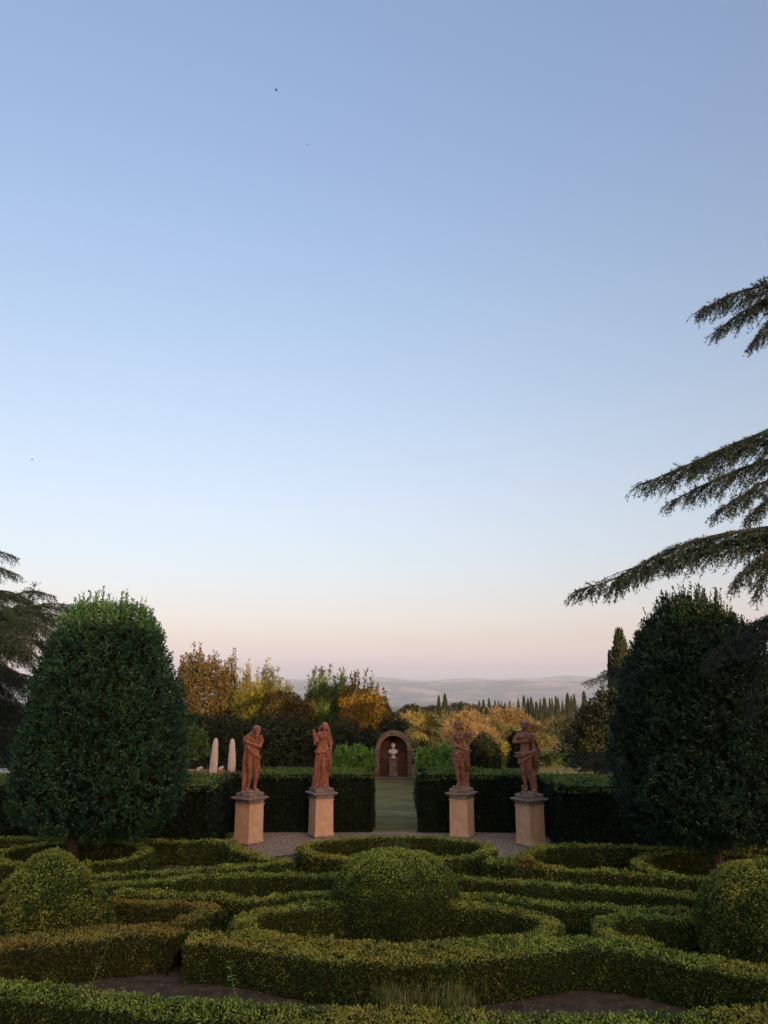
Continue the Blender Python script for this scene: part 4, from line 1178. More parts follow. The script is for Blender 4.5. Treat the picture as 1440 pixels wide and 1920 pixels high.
def pedestal(label, base, rz, group=None, plinth=0.265):
    root = empty('pedestal', (base[0], base[1], 0), rz)
    s = 0.262
    mb = MB(); box(mb, (0, 0, 0.03), (s * 1.10, s * 1.10, 0.045), bev=0.012); mb.build('footing', PED_STONE, root)
    mb = MB()
    zz = [0.075, 0.13, 0.20, 0.9, 0.985]; hw = [s * 1.07, s * 1.03, s, s * 0.985, s * 0.985]
    V = np.array([(sx_ * w, sy * w, z) for z, w in zip(zz, hw) for sx_, sy in ((-1, -1), (1, -1), (1, 1), (-1, 1))])
    Fq = [(r * 4 + j, r * 4 + (j + 1) % 4, (r + 1) * 4 + (j + 1) % 4, (r + 1) * 4 + j) for r in range(4) for j in range(4)] + [(16, 17, 18, 19)]
    mb.add(V, Fq); mb.build('shaft', PED_STUCCO, root)
    mb = MB(); box(mb, (0, 0, 1.0), (s * 1.06, s * 1.06, 0.016), bev=0.006); mb.build('moulding', PED_STUCCO, root)
    mb = MB(); box(mb, (0, 0, 1.062), (s * 0.99, s * 0.99, 0.046)); mb.build('neck', PED_STONE, root)
    cap_ = MB(); box(cap_, (0, 0, 1.127), (s * 1.17, s * 1.17, 0.02), bev=0.008); box(cap_, (0, 0, 1.166), (s * 1.36, s * 1.36, 0.022), bev=0.010)
    V_ = cap_; cp = V_.build('cornice', PED_STONE, root)
    mb = MB(); box(mb, (0, 0, 1.240), (plinth, plinth, 0.054), bev=0.014); mb.build('plinth_block', PED_STONE, root)
    return tag(root, label, 'pedestal', group)

def head(S, c, r=0.105, look=(0, -1), tilt=0.0, k=0.02):
    """skull, jaw, nose, brow and ears; look = direction of the face in plan"""
    c = np.array(c, float); f = np.array([look[0], look[1], 0.0]); f /= np.linalg.norm(f)
    f3 = unit(f + np.array([0, 0, -tilt])); sd_ = np.array([-f[1], f[0], 0])
    up = np.cross(f3, sd_) * -1
    if up[2] < 0: up = -up
    S.ell(c, (r * 0.80, r * 0.86, r * 1.0), k)
    S.ell(c + f3 * r * 0.28 - up * r * 0.42, (r * 0.58, r * 0.58, r * 0.66), 0.03)
    S.cap(c + f3 * r * 0.80 + up * r * 0.08, c + f3 * r * 1.03 - up * r * 0.30, r * 0.10, r * 0.17, 0.012)
    S.cap(c + f3 * r * 0.74 + up * r * 0.14 - sd_ * r * 0.35, c + f3 * r * 0.74 + up * r * 0.14 + sd_ * r * 0.35, r * 0.12, r * 0.12, 0.015)
    S.cap(c + f3 * r * 0.74 - up * r * 0.58 - sd_ * r * 0.18, c + f3 * r * 0.74 - up * r * 0.58 + sd_ * r * 0.18, r * 0.11, r * 0.11, 0.012)
    S.ell(c + f3 * r * 0.66 - up * r * 0.88, (r * 0.22, r * 0.22, r * 0.2), 0.03)
    for sg in (-1, 1):
        S.ell(c + sd_ * sg * r * 0.78 - up * r * 0.05, (r * 0.12, r * 0.16, r * 0.24), 0.01)
        # eye sockets
        q = self_sub = np.sqrt(((S.P - (c + f3 * r * 0.80 + sd_ * sg * r * 0.32 - up * r * 0.06).astype(np.float32)) ** 2).sum(-1)) - r * 0.15
        S.D = np.maximum(S.D, -q * 0.6 + 0.0) if False else np.where(-q > S.D, S.D * 0.5 + (-q) * 0.5, S.D)

def hand(S, w, d, spread=(0, 0, 1), size=0.095, curl=(0, 0.2, -0.3), k=0.008):
    """palm, four fingers of unequal length and a thumb from the side of the palm"""
    w = np.array(w, float); d = unit(np.array(d, float)); s_ = np.array(spread, float); s_ = unit(s_ - d * (s_ @ d)); cu = np.array(curl, float)
    S.cap(w, w + d * size * 0.9, 0.028, 0.033, 0.012)
    S.cap(w + d * size * 0.6 - s_ * 0.02, w + d * size * 0.6 + s_ * 0.022, 0.02, 0.02, 0.012)
    for q, L in enumerate((0.052, 0.064, 0.060, 0.046)):
        b_ = w + d * size * 0.95 + s_ * (q - 1.5) * 0.0205
        m_ = b_ + d * L * 0.6 + cu * L * 0.15
        S.chain([b_, m_, m_ + d * L * 0.45 + cu * L * 0.4], [0.0105, 0.0098, 0.0085], k)
    tb = w + d * size * 0.35 - s_ * 0.03
    S.chain([tb, tb - s_ * 0.028 + d * 0.03, tb - s_ * 0.036 + d * 0.062], [0.0125, 0.0115, 0.009], k)

def foot(S, a, d, k=0.02):
    a = np.array(a, float); d = unit(np.array([d[0], d[1], 0.0])); s_ = np.array([-d[1], d[0], 0])
    S.cap(a - d * 0.03 + (0, 0, -0.055), a + d * 0.10 + (0, 0, -0.062), 0.036, 0.034, 0.03)
    S.cap(a, a + d * 0.09 + (0, 0, -0.05), 0.04, 0.03, 0.03)
    for q in range(5):
        b_ = a + d * (0.11 - 0.006 * q) + s_ * (q - 2) * 0.0165 + (0, 0, -0.068)
        S.cap(b_, b_ + d * (0.05 - 0.006 * q), 0.0135, 0.011, 0.008)

def statue(label, ped_root, scale, parts, mat, base_fn, yaw=0.0):
    """parts: list of (name, Solid)"""
    root = empty('statue', (ped_root.location[0], ped_root.location[1], 1.294), yaw)
    root.scale = (scale, scale, scale * 0.975)
    for nm, S in parts:
        link_mesh(nm, S.mesh(nm), TERRA_GREY if nm in ('hood', 'wreathed_hair', 'curly_hair', 'base') else mat, root, smooth=True)
    return tag(root, label, 'statue')

SC_ = 0.00112          # metres per enlarged pixel of the statue close-ups
def pt(cx, zf):
    return lambda zx, zy, y=0.0: np.array([(zx - cx) * SC_, y, (zf - zy) * SC_ + 0.05])

PED = []
for (px, py, rz, lab) in [(461, 1588, math.radians(55), 'ochre pedestal set cornerwise under the hooded hugging statue'), (599, 1574, math.radians(26.7), 'ochre pedestal under the statue of the gowned woman'),
                          (869, 1575, math.radians(-25), 'ochre pedestal under the statue holding a cornucopia'), (1000, 1592, math.radians(-56), 'ochre pedestal set cornerwise under the bare-chested statue')]:
    p = on_z(px, py)
    PED.append(pedestal(lab, (p[0], p[1] + 0.33), rz))

LO, HI = (-0.42, -0.34, -0.02), (0.42, 0.34, 1.86)

# --- hooded old man hugging himself (bearded, bare legs, cloak)
p = pt(500, 1645)
B = Solid(LO, HI)
B.ell(p(555, 470), (0.155, 0.105, 0.17)).ell(p(545, 620), (0.125, 0.092, 0.16), 0.06).ell(p(535, 790), (0.155, 0.105, 0.13), 0.06)
B.cap(p(560, 400), p(610, 320, -0.03), 0.060, 0.052, 0.04)
head(B, p(618, 232, -0.035), 0.112, (0.75, -0.65), 0.35)
B.chain([p(700, 405, 0.0), p(728, 500, -0.03), p(708, 610, -0.10)], [0.062, 0.056, 0.048], 0.03)
B.chain([p(708, 610, -0.10), p(600, 590, -0.145), p(470, 535, -0.135)], [0.048, 0.043, 0.031], 0.012)
hand(B, p(470, 535, -0.135), (-0.9, 0.05, 0.35), (0, -0.3, 1), curl=(0.1, 0.4, -0.2))
B.chain([p(400, 400, 0.0), p(380, 520, -0.02), p(425, 650, -0.07)], [0.062, 0.056, 0.048], 0.03)
B.chain([p(425, 650, -0.07), p(530, 740, -0.13), p(640, 815, -0.14)], [0.047, 0.044, 0.031], 0.014)
hand(B, p(640, 815, -0.14), (0.75, -0.1, -0.6), (0.5, -0.2, 0.7), curl=(0.1, 0.3, -0.4))
B.chain([p(480, 850, 0.0), p(482, 1010, -0.02), p(490, 1170, -0.03)], [0.098, 0.088, 0.066], 0.05)
B.chain([p(490, 1170, -0.03), p(478, 1330, 0.0), p(455, 1575, 0.0)], [0.064, 0.068, 0.040], 0.03)
B.chain([p(602, 860, 0.0), p(622, 1010, -0.05), p(640, 1180, -0.08)], [0.096, 0.084, 0.064], 0.05)
B.chain([p(640, 1180, -0.08), p(630, 1330, -0.03), p(600, 1575, -0.01)], [0.062, 0.066, 0.039], 0.03)
foot(B, p(455, 1580, 0.0), (-0.25, -1)); foot(B, p(602, 1580, -0.01), (0.65, -0.76))
# beard
Bd = Solid((-0.1, -0.34, 1.2), (0.35, 0.1, 1.7), 0.010)
Bd.chain([p(650, 300, -0.12), p(620, 370, -0.13), p(590, 440, -0.12)], [0.045, 0.046, 0.018], 0.02).cap(p(655, 330, -0.11), p(640, 420, -0.12), 0.035, 0.014, 0.02).ribs(0.005, 300, (0.9, 0.2, 0.2))
Hd = Solid((-0.35, -0.3, 1.2), (0.42, 0.34, 1.86), 0.011)
Hd.ell(p(600, 205, 0.01), (0.115, 0.125, 0.10), 0.02).cap(p(560, 230, 0.05), p(520, 300, 0.07), 0.085, 0.06, 0.04).chain([p(540, 280, 0.02), p(460, 325, -0.01), p(385, 350, -0.02)], [0.055, 0.035, 0.022], 0.04).ribs(0.006, 160, (0.6, 0.2, 1.0))
C = Solid(LO, HI)
C.chain([p(330, 420, 0.03), p(330, 520, 0.04), p(375, 700, 0.05)], [0.055, 0.06, 0.05], 0.04).cap(p(310, 480, 0.0), p(385, 500, -0.06), 0.04, 0.035, 0.03)
C.skirt([(p(0, 1240)[2], (350 - 500) * SC_, 0.05, 0.058, 0.10), (p(0, 1000)[2], (340 - 500) * SC_, 0.05, 0.062, 0.12), (p(0, 780)[2], (360 - 500) * SC_, 0.06, 0.055, 0.11), (p(0, 560)[2], (400 - 500) * SC_, 0.08, 0.08, 0.08)], 7, 0.017, 0.03)
C.skirt([(p(0, 1235)[2], (690 - 500) * SC_, -0.04, 0.030, 0.05), (p(0, 1120)[2], (660 - 500) * SC_, -0.06, 0.060, 0.08), (p(0, 960)[2], (640 - 500) * SC_, -0.07, 0.080, 0.09), (p(0, 830)[2], (640 - 500) * SC_, -0.05, 0.085, 0.09)], 9, 0.019, 0.03, 0.6, 5)
C.cap(p(420, 640, -0.11), p(690, 870, -0.155), 0.028, 0.034, 0.03).cap(p(430, 700, -0.10), p(620, 860, -0.13), 0.022, 0.03, 0.03)
C.skirt([(p(0, 1180)[2], (530 - 500) * SC_, 0.13, 0.10, 0.035), (p(0, 700)[2], (520 - 500) * SC_, 0.10, 0.14, 0.05), (p(0, 420)[2], (520 - 500) * SC_, 0.09, 0.13, 0.045)], 6, 0.022, 0.03)
St = Solid(LO, HI)
St.box(p(345, 1440, 0.06), (0.062, 0.085, 0.235), 0.03, 0.0).rough(0.006, 14)
Ba = Solid((-0.42, -0.34, -0.06), (0.42, 0.34, 0.1), 0.0115)
Ba.box((0.0, 0, 0.005), (0.245, 0.215, 0.048), 0.03, 0, 0.2).rough(0.006, 12)
statue('terracotta statue of a hooded bearded man hugging himself in a cloak', PED[0], 1.0, [('figure', B), ('beard', Bd), ('hood', Hd), ('cloak', C), ('tree_stump', St), ('base', Ba)], TERRA, None)

# --- gowned woman holding up a mask
p = pt(540, 1685)
B = Solid(LO, HI)
B.ell(p(575, 480), (0.135, 0.098, 0.165)).ell(p(570, 640), (0.105, 0.085, 0.16), 0.06).ell(p(550, 800), (0.15, 0.11, 0.12), 0.06)
B.ell(p(520, 500, -0.07), (0.055, 0.05, 0.055), 0.03).ell(p(630, 490, -0.07), (0.055, 0.05, 0.055), 0.03)
B.cap(p(580, 400), p(598, 320, -0.01), 0.056, 0.047, 0.04)
head(B, p(602, 232, -0.02), 0.104, (0.35, -0.93), 0.08)
B.chain([p(690, 410), p(722, 530, 0.0), p(742, 655, -0.02)], [0.058, 0.056, 0.048], 0.03).chain([p(742, 655, -0.02), p(762, 770, -0.05), p(764, 850, -0.06)], [0.040, 0.036, 0.027], 0.02)
hand(B, p(764, 850, -0.06), (0.0, -0.15, -1), (1, 0.2, 0), curl=(-0.2, 0.1, 0))
B.chain([p(470, 405), p(425, 500, 0.0), p(415, 590, -0.06)], [0.058, 0.052, 0.045], 0.03).chain([p(415, 590, -0.06), p(385, 480, -0.11), p(365, 410, -0.12)], [0.043, 0.037, 0.027], 0.014)
hand(B, p(365, 410, -0.12), (-0.35, -0.1, 0.95), (1, -0.2, 0.3), curl=(0.1, -0.5, -0.1))
B.cap(p(470, 900), p(455, 1610, -0.09), 0.09, 0.04, 0.04).cap(p(610, 900), p(620, 1610, -0.09), 0.09, 0.04, 0.04); foot(B, p(450, 1630, -0.12), (-0.2, -1)); foot(B, p(620, 1630, -0.12), (0.25, -1))
Hd = Solid((-0.25, -0.3, 1.2), (0.42, 0.34, 1.86), 0.011)
Hd.ell(p(596, 205, 0.03), (0.10, 0.105, 0.098), 0.02).chain([p(530, 220, 0.02), p(490, 270, 0.05), p(470, 330, 0.07)], [0.05, 0.05, 0.03], 0.03).chain([p(680, 260, 0.03), p(700, 320, 0.02), p(690, 400, -0.03)], [0.035, 0.04, 0.03], 0.03).ribs(0.006, 220, (1, 0.2, 0.5))
G = Solid(LO, HI)
G.skirt([(0.03, (505 - 540) * SC_, 0.0, 0.205, 0.175), (p(0, 1400)[2], (515 - 540) * SC_, 0.0, 0.19, 0.155), (p(0, 1100)[2], (530 - 540) * SC_, 0.0, 0.185, 0.14), (p(0, 870)[2], (540 - 540) * SC_, 0.0, 0.165, 0.125)], 11, 0.029, 0.02, 0.4)
G.skirt([(p(0, 880)[2], (540 - 540) * SC_, 0, 0.205, 0.155), (p(0, 820)[2], (548 - 540) * SC_, 0, 0.195, 0.148), (p(0, 740)[2], (562 - 540) * SC_, 0, 0.15, 0.115), (p(0, 600)[2], (572 - 540) * SC_, 0, 0.118, 0.098)], 13, 0.010, 0.02, 0.2, 0, False)
G.chain([p(372, 850, -0.02), p(480, 872, -0.15), p(620, 840, -0.155), p(722, 778, -0.04)], [0.022, 0.026, 0.026, 0.02], 0.02)
G.chain([p(460, 405, 0.02), p(520, 440, -0.10), p(600, 480, -0.12), p(660, 420, -0.05)], [0.018, 0.014, 0.014, 0.018], 0.02)
G.chain([p(690, 400), p(722, 530), p(752, 655, -0.02)], [0.066, 0.066, 0.072], 0.02)
G.skirt([(p(0, 1345)[2], (710 - 540) * SC_, 0.02, 0.040, 0.10), (p(0, 1200)[2], (715 - 540) * SC_, 0.0, 0.065, 0.13), (p(0, 1040)[2], (690 - 540) * SC_, -0.02, 0.085, 0.15), (p(0, 860)[2], (680 - 540) * SC_, -0.01, 0.07, 0.12)], 9, 0.020, 0.02, 1.0, 4)
G.cap(p(590, 1030, -0.155), p(740, 1030, -0.10), 0.018, 0.016, 0.02).chain([p(600, 1060, -0.15), p(590, 1200, -0.155), p(620, 1600, -0.13)], [0.05, 0.055, 0.04], 0.05)
Mk = Solid((-0.36, -0.34, 0.95), (0.0, 0.1, 1.65), 0.010)
Mk.ell(p(358, 420, -0.17), (0.062, 0.045, 0.085), 0.02).cap(p(362, 500, -0.15), p(368, 660, -0.13), 0.042, 0.030, 0.03).ell(p(340, 415, -0.21), (0.014, 0.014, 0.012), 0.01).ell(p(380, 415, -0.21), (0.014, 0.014, 0.012), 0.01).ribs(0.004, 170, (0.3, 0, 1))
Ba = Solid((-0.42, -0.34, -0.06), (0.42, 0.34, 0.1), 0.0115)
Ba.box((-0.02, 0, 0.0), (0.235, 0.205, 0.045), 0.02, 0, 0.1).rough(0.005, 12)
statue('terracotta statue of a woman in a long gown holding a mask at her shoulder', PED[1], 1.0, [('figure', B), ('hair', Hd), ('gown', G), ('mask', Mk), ('base', Ba)], TERRA, None)

# --- woman with flower wreath and cornucopia
p = pt(520, 1700)
B = Solid(LO, HI)
B.ell(p(490, 490), (0.135, 0.098, 0.16)).ell(p(505, 650), (0.102, 0.085, 0.16), 0.06).ell(p(500, 810), (0.15, 0.11, 0.13), 0.06)
B.ell(p(435, 520, -0.07), (0.056, 0.052, 0.056), 0.03).ell(p(550, 525, -0.07), (0.056, 0.052, 0.056), 0.03)
B.cap(p(490, 410), p(475, 330, -0.01), 0.055, 0.046, 0.04)
head(B, p(468, 232, -0.02), 0.103, (-0.3, -0.95), 0.18)
B.chain([p(365, 430), p(320, 540, 0.0), p(325, 660, -0.03)], [0.057, 0.053, 0.046], 0.03).chain([p(325, 660, -0.03), p(450, 730, -0.13), p(560, 775, -0.16)], [0.043, 0.040, 0.028], 0.014)
hand(B, p(560, 775, -0.16), (0.85, 0.05, -0.3), (0.2, -0.3, 0.9), curl=(0, 0.4, -0.3))
B.chain([p(625, 430), p(672, 530, 0.0), p(690, 640, -0.03)], [0.057, 0.053, 0.045], 0.03).chain([p(690, 640, -0.03), p(690, 720, -0.09), p(672, 765, -0.13)], [0.042, 0.037, 0.027], 0.014)
hand(B, p(672, 765, -0.13), (-0.2, -0.5, -0.7), (0.8, 0.2, -0.2), size=0.08, curl=(-0.4, 0.3, 0))
B.chain([p(420, 900), p(412, 1060, -0.03), p(412, 1210, -0.05)], [0.095, 0.085, 0.064], 0.05).chain([p(412, 1210, -0.05), p(432, 1380, -0.01), p(460, 1630, 0.0)], [0.061, 0.064, 0.038], 0.03)
B.chain([p(560, 900), p(550, 1050, -0.05), p(545, 1190, -0.08)], [0.095, 0.085, 0.064], 0.05).chain([p(545, 1190, -0.08), p(560, 1380, -0.03), p(580, 1630, 0.0)], [0.061, 0.064, 0.038], 0.03)
foot(B, p(455, 1635, 0.0), (-0.45, -0.9)); foot(B, p(590, 1635, 0.02), (0.8, -0.6))
Hd = Solid((-0.25, -0.3, 1.2), (0.42, 0.34, 1.90), 0.011)
Hd.ell(p(468, 205, 0.03), (0.098, 0.10, 0.09), 0.02)
for q in range(11):
    an = 2 * math.pi * q / 11
    Hd.ell(p(468, 165) + np.array([0.092 * math.cos(an), 0.092 * math.sin(an), 0.012 * (q % 2)]), (0.034, 0.034, 0.030), 0.012)
Hd.chain([p(545, 200, 0.03), p(560, 250, 0.03), p(548, 310, 0.04)], [0.03, 0.035, 0.025], 0.03)
G = Solid(LO, HI)
G.chain([p(285, 930, -0.02), p(400, 915, -0.13), p(520, 860, -0.16), p(640, 800, -0.10)], [0.030, 0.034, 0.03, 0.024], 0.02)
G.chain([p(320, 980, -0.02), p(420, 975, -0.14), p(560, 890, -0.15)], [0.026, 0.03, 0.024], 0.02).chain([p(345, 1090, -0.04), p(430, 1060, -0.13), p(520, 960, -0.16)], [0.03, 0.03, 0.022], 0.03)
G.skirt([(p(0, 1130)[2], (430 - 520) * SC_, -0.01, 0.115, 0.13), (p(0, 960)[2], (455 - 520) * SC_, 0.0, 0.155, 0.14), (p(0, 830)[2], (480 - 520) * SC_, 0.0, 0.155, 0.125)], 9, 0.019, 0.02, 0.2, 6)
G.skirt([(p(0, 1335)[2], (690 - 520) * SC_, 0.02, 0.045, 0.08), (p(0, 1200)[2], (670 - 520) * SC_, 0.0, 0.085, 0.13), (p(0, 1000)[2], (640 - 520) * SC_, -0.01, 0.105, 0.15), (p(0, 850)[2], (600 - 520) * SC_, -0.02, 0.095, 0.14)], 9, 0.022, 0.02, 0.9, 3)
G.skirt([(0.03, (590 - 520) * SC_, 0.05, 0.125, 0.06), (p(0, 1300)[2], (590 - 520) * SC_, 0.06, 0.11, 0.06), (p(0, 950)[2], (560 - 520) * SC_, 0.06, 0.13, 0.07)], 9, 0.023, 0.02)
G.chain([p(390, 590, -0.06), p(490, 600, -0.115), p(600, 590, -0.06)], [0.014, 0.014, 0.014], 0.015)
Cn = Solid((-0.05, -0.34, 0.85), (0.42, 0.2, 1.65), 0.010)
Cn.chain([p(660, 800, -0.14), p(700, 700, -0.10), p(730, 580, -0.07), p(745, 500, -0.06)], [0.022, 0.034, 0.05, 0.066], 0.03)
for q in range(12):
    an = q * 2.4; Cn.ell(p(750, 450, -0.06) + np.array([0.058 * math.cos(an) * (0.5 + q / 24), 0.055 * math.sin(an), 0.035 * math.sin(q * 1.7) + 0.02]), (0.033, 0.033, 0.033), 0.01)
Ba = Solid((-0.42, -0.34, -0.06), (0.42, 0.34, 0.1), 0.0115)
Ba.box((0.0, 0, 0.0), (0.205, 0.195, 0.046), 0.025, 0, 0.4).rough(0.006, 12)
statue('weathered terracotta statue of a woman with a flower wreath and a cornucopia', PED[2], 1.0, [('figure', B), ('wreathed_hair', Hd), ('drapery', G), ('cornucopia', Cn), ('base', Ba)], TERRA_DULL, None)

# --- bare-chested youth looking down
p = pt(550, 1765)
B = Solid(LO, HI)
B.ell(p(505, 520), (0.162, 0.105, 0.165)).ell(p(500, 690), (0.125, 0.092, 0.16), 0.06).ell(p(495, 870), (0.152, 0.11, 0.13), 0.06)
B.ell(p(435, 515, -0.075), (0.07, 0.04, 0.05), 0.03).ell(p(575, 515, -0.075), (0.07, 0.04, 0.05), 0.03)
B.cap(p(515, 430), p(508, 345, -0.02), 0.060, 0.052, 0.04)
head(B, p(490, 245, -0.04), 0.110, (-0.72, -0.7), 0.45)
B.chain([p(350, 455), p(290, 530, 0.0), p(240, 620, -0.05)], [0.060, 0.055, 0.047], 0.03).chain([p(240, 620, -0.05), p(350, 615, -0.15), p(440, 600, -0.165)], [0.045, 0.042, 0.030], 0.014)
hand(B, p(440, 600, -0.165), (0.95, -0.05, 0.1), (0, -0.2, 1), curl=(0, 0.4, -0.2))
B.chain([p(660, 455), p(690, 570, 0.02), p(690, 690, 0.03)], [0.060, 0.056, 0.047], 0.03).chain([p(690, 690, 0.03), p(705, 780, 0.0), p(690, 840, -0.04)], [0.044, 0.038, 0.029], 0.014)
hand(B, p(690, 840, -0.04), (-0.5, -0.6, -0.5), (0.5, -0.2, -0.5), size=0.085, curl=(-0.2, 0.3, -0.2))
B.chain([p(425, 960), p(425, 1110, -0.02), p(430, 1260, -0.03)], [0.096, 0.086, 0.065], 0.05).chain([p(430, 1260, -0.03), p(455, 1430, 0.0), p(500, 1690, 0.0)], [0.062, 0.066, 0.039], 0.03)
B.chain([p(572, 960), p(562, 1110, -0.06), p(562, 1250, -0.09)], [0.096, 0.086, 0.065], 0.05).chain([p(562, 1250, -0.09), p(590, 1430, -0.05), p(632, 1690, -0.04)], [0.062, 0.066, 0.039], 0.03)
foot(B, p(498, 1697, 0.0), (-0.6, -0.8)); foot(B, p(632, 1697, -0.04), (0.3, -0.95))
Hd = Solid((-0.3, -0.3, 1.2), (0.42, 0.34, 1.92), 0.011)
Hd.ell(p(500, 205, 0.02), (0.105, 0.11, 0.09), 0.02)
for q in range(16):
    an = q * 2.4; r_ = 0.5 + 0.5 * (q % 3) / 2
    Hd.ell(p(500, 190, 0.01) + np.array([0.112 * r_ * math.cos(an), 0.115 * r_ * math.sin(an) + 0.01, 0.070 - 0.06 * r_]), (0.042, 0.042, 0.038), 0.008)
Hd.cap(p(570, 230, 0.02), p(575, 310, 0.03), 0.04, 0.03, 0.03)
G = Solid(LO, HI)
G.chain([p(265, 955, -0.03), p(400, 930, -0.15), p(540, 885, -0.165), p(680, 830, -0.09), p(745, 815, 0.0)], [0.034, 0.038, 0.034, 0.03, 0.034], 0.02)
G.chain([p(280, 880, -0.03), p(390, 880, -0.14), p(560, 870, -0.15)], [0.03, 0.03, 0.024], 0.02).chain([p(345, 1100, -0.05), p(460, 1040, -0.15), p(640, 925, -0.13)], [0.03, 0.03, 0.026], 0.03)
G.skirt([(p(0, 1120)[2], (400 - 550) * SC_, -0.01, 0.085, 0.12), (p(0, 1000)[2], (470 - 550) * SC_, 0.0, 0.165, 0.14), (p(0, 880)[2], (490 - 550) * SC_, 0.0, 0.17, 0.13)], 9, 0.019, 0.02, 0.6, 8)
G.skirt([(p(0, 1200)[2], (725 - 550) * SC_, 0.02, 0.045, 0.07), (p(0, 1050)[2], (730 - 550) * SC_, 0.02, 0.075, 0.11), (p(0, 850)[2], (725 - 550) * SC_, 0.02, 0.055, 0.09), (p(0, 640)[2], (690 - 550) * SC_, 0.06, 0.05, 0.05)], 7, 0.020, 0.02, 0.5, 5)
G.skirt([(p(0, 1300)[2], (660 - 550) * SC_, 0.07, 0.07, 0.05), (p(0, 900)[2], (600 - 550) * SC_, 0.08, 0.15, 0.06)], 7, 0.017, 0.02)
St = Solid(LO, HI)
St.chain([p(685, 1760, 0.04), p(680, 1500, 0.05), p(650, 1290, 0.06)], [0.085, 0.075, 0.06], 0.02).box(p(430, 1690, 0.06), (0.045, 0.05, 0.07), 0.02).rough(0.008, 16)
Ba = Solid((-0.42, -0.34, -0.06), (0.42, 0.34, 0.1), 0.0115)
Ba.box((0.0, 0, 0.0), (0.215, 0.20, 0.045), 0.02, 0, -0.3).rough(0.005, 12)
statue('weathered terracotta statue of a bare-chested youth looking down, cloth slung round his hips', PED[3], 1.0, [('figure', B), ('curly_hair', Hd), ('drapery', G), ('tree_stump', St), ('base', Ba)], TERRA_DULL, None)

# ------------------------------------------------------------------ brick niche with a bust
BRICK, t, b, out = new_mat('old_brick')
tcn = t.nodes.new('ShaderNodeTexCoord'); mp = t.nodes.new('ShaderNodeMapping'); mp.inputs['Rotation'].default_value = (math.radians(90), 0, 0)
t.links.new(tcn.outputs['Object'], mp.inputs[0])
bt = t.nodes.new('ShaderNodeTexBrick'); bt.inputs['Scale'].default_value = 4.2
bt.inputs['Color1'].default_value = (0.22, 0.078, 0.046, 1); bt.inputs['Color2'].default_value = (0.15, 0.06, 0.04, 1); bt.inputs['Mortar'].default_value = (0.15, 0.105, 0.08, 1)
bt.inputs['Mortar Size'].default_value = 0.03
t.links.new(mp.outputs[0], bt.inputs['Vector'])
nb_ = noise_node(t, 3.5, 5, 0.65, 'obj'); rb_ = ramp_node(t, [(0.42, (0, 0, 0)), (0.6, (1, 1, 1))]); t.links.new(nb_.outputs['Fac'], rb_.inputs[0])
mxb = mix_node(t); t.links.new(rb_.outputs[0], mxb.inputs[0]); t.links.new(bt.outputs['Color'], mxb.inputs[6]); mxb.inputs[7].default_value = (0.085, 0.055, 0.04, 1)
t.links.new(mxb.outputs[2], b.inputs['Base Color']); b.inputs['Roughness'].default_value = 0.9
ARCH_STONE = plain_mat('arch_brick', [(0.3, (0.075, 0.055, 0.042)), (0.7, (0.19, 0.145, 0.11))], scale=6, bump=0.4, rough=0.9)

NB = on_z(738, 1461)
NY = NB[1]
mpx = abs(on_y(838, 1420, NY)[0] - on_y(738, 1420, NY)[0]) / 100
R_IN, R_OUT, SPR = 26.5 * mpx, 34.5 * mpx, 1.27
niche = empty('brick_niche', (NB[0], NY, 0))
def arch_profile(r, n=18):
    p = [(-r, 0.0), (-r, SPR * 0.5), (-r, SPR)]
    p += [(-r * math.cos(a), SPR + r * math.sin(a)) for a in np.linspace(0, math.pi, n)[1:-1]]
    return np.array(p + [(r, SPR), (r, SPR * 0.5), (r, 0.0)])
po, pi_ = arch_profile(R_OUT), arch_profile(R_IN)
def extr(mb, prof, y0, y1, flip):
    k = len(prof)
    V = np.array([(x, y0, z) for x, z in prof] + [(x, y1, z) for x, z in prof])
    f = [(i, i + 1, k + i + 1, k + i) for i in range(k - 1)]
    mb.add(V, [q[::-1] for q in f] if flip else f)
mb = MB(); D_N = 1.15
extr(mb, po, 0, D_N, True); extr(mb, pi_, 0, D_N - 0.02, False)
k = len(po)
V = np.array([(x, 0, z) for x, z in po] + [(x, 0, z) for x, z in pi_])
mb.add(V, [(i, i + 1, k + i + 1, k + i)[::-1] for i in range(k - 1)])
mb.build('brick_shell', BRICK, niche)
mb = MB()
V = np.array([(x, D_N - 0.05, z) for x, z in po * 0.99] + [(0, D_N - 0.05, SPR * 0.7)])
mb.add(V, [(i, i + 1, k) for i in range(k - 1)] + [(k - 1, 0, k)]); mb.build('back_wall', BRICK, niche)
vs_m = None
nv = 17
for q in range(nv):
    a0, a1 = math.pi * (q + 0.06) / nv, math.pi * (q + 0.94) / nv
    mb = MB()
    r0, r1 = R_IN + 0.005, R_IN + 0.155 + 0.012 * rng.random()
    yv = -0.035 - 0.012 * rng.random()
    ring = [(-r0 * math.cos(a0), r0 * math.sin(a0)), (-r1 * math.cos(a0), r1 * math.sin(a0)), (-r1 * math.cos(a1), r1 * math.sin(a1)), (-r0 * math.cos(a1), r0 * math.sin(a1))]
    V = [(x, yv, z + SPR) for x, z in ring] + [(x, 0.05, z + SPR) for x, z in ring]
    mb.add(V, [(0, 3, 2, 1), (0, 1, 5, 4), (1, 2, 6, 5), (2, 3, 7, 6), (3, 0, 4, 7)]); mb.build('arch_brick', ARCH_STONE, niche)
for sg in (-1, 1):
    mb = MB(); box(mb, (sg * (R_OUT + R_IN) / 2, -0.03, SPR + 0.02), ((R_OUT - R_IN) / 2 + 0.03, 0.05, 0.04), bev=0.01); mb.build('impost', ARCH_STONE, niche)
mb = MB(); box(mb, (0, 0.28, 0.05), (R_OUT + 0.08, 0.52, 0.05), bev=0.02); mb.build('step', ARCH_STONE, niche)
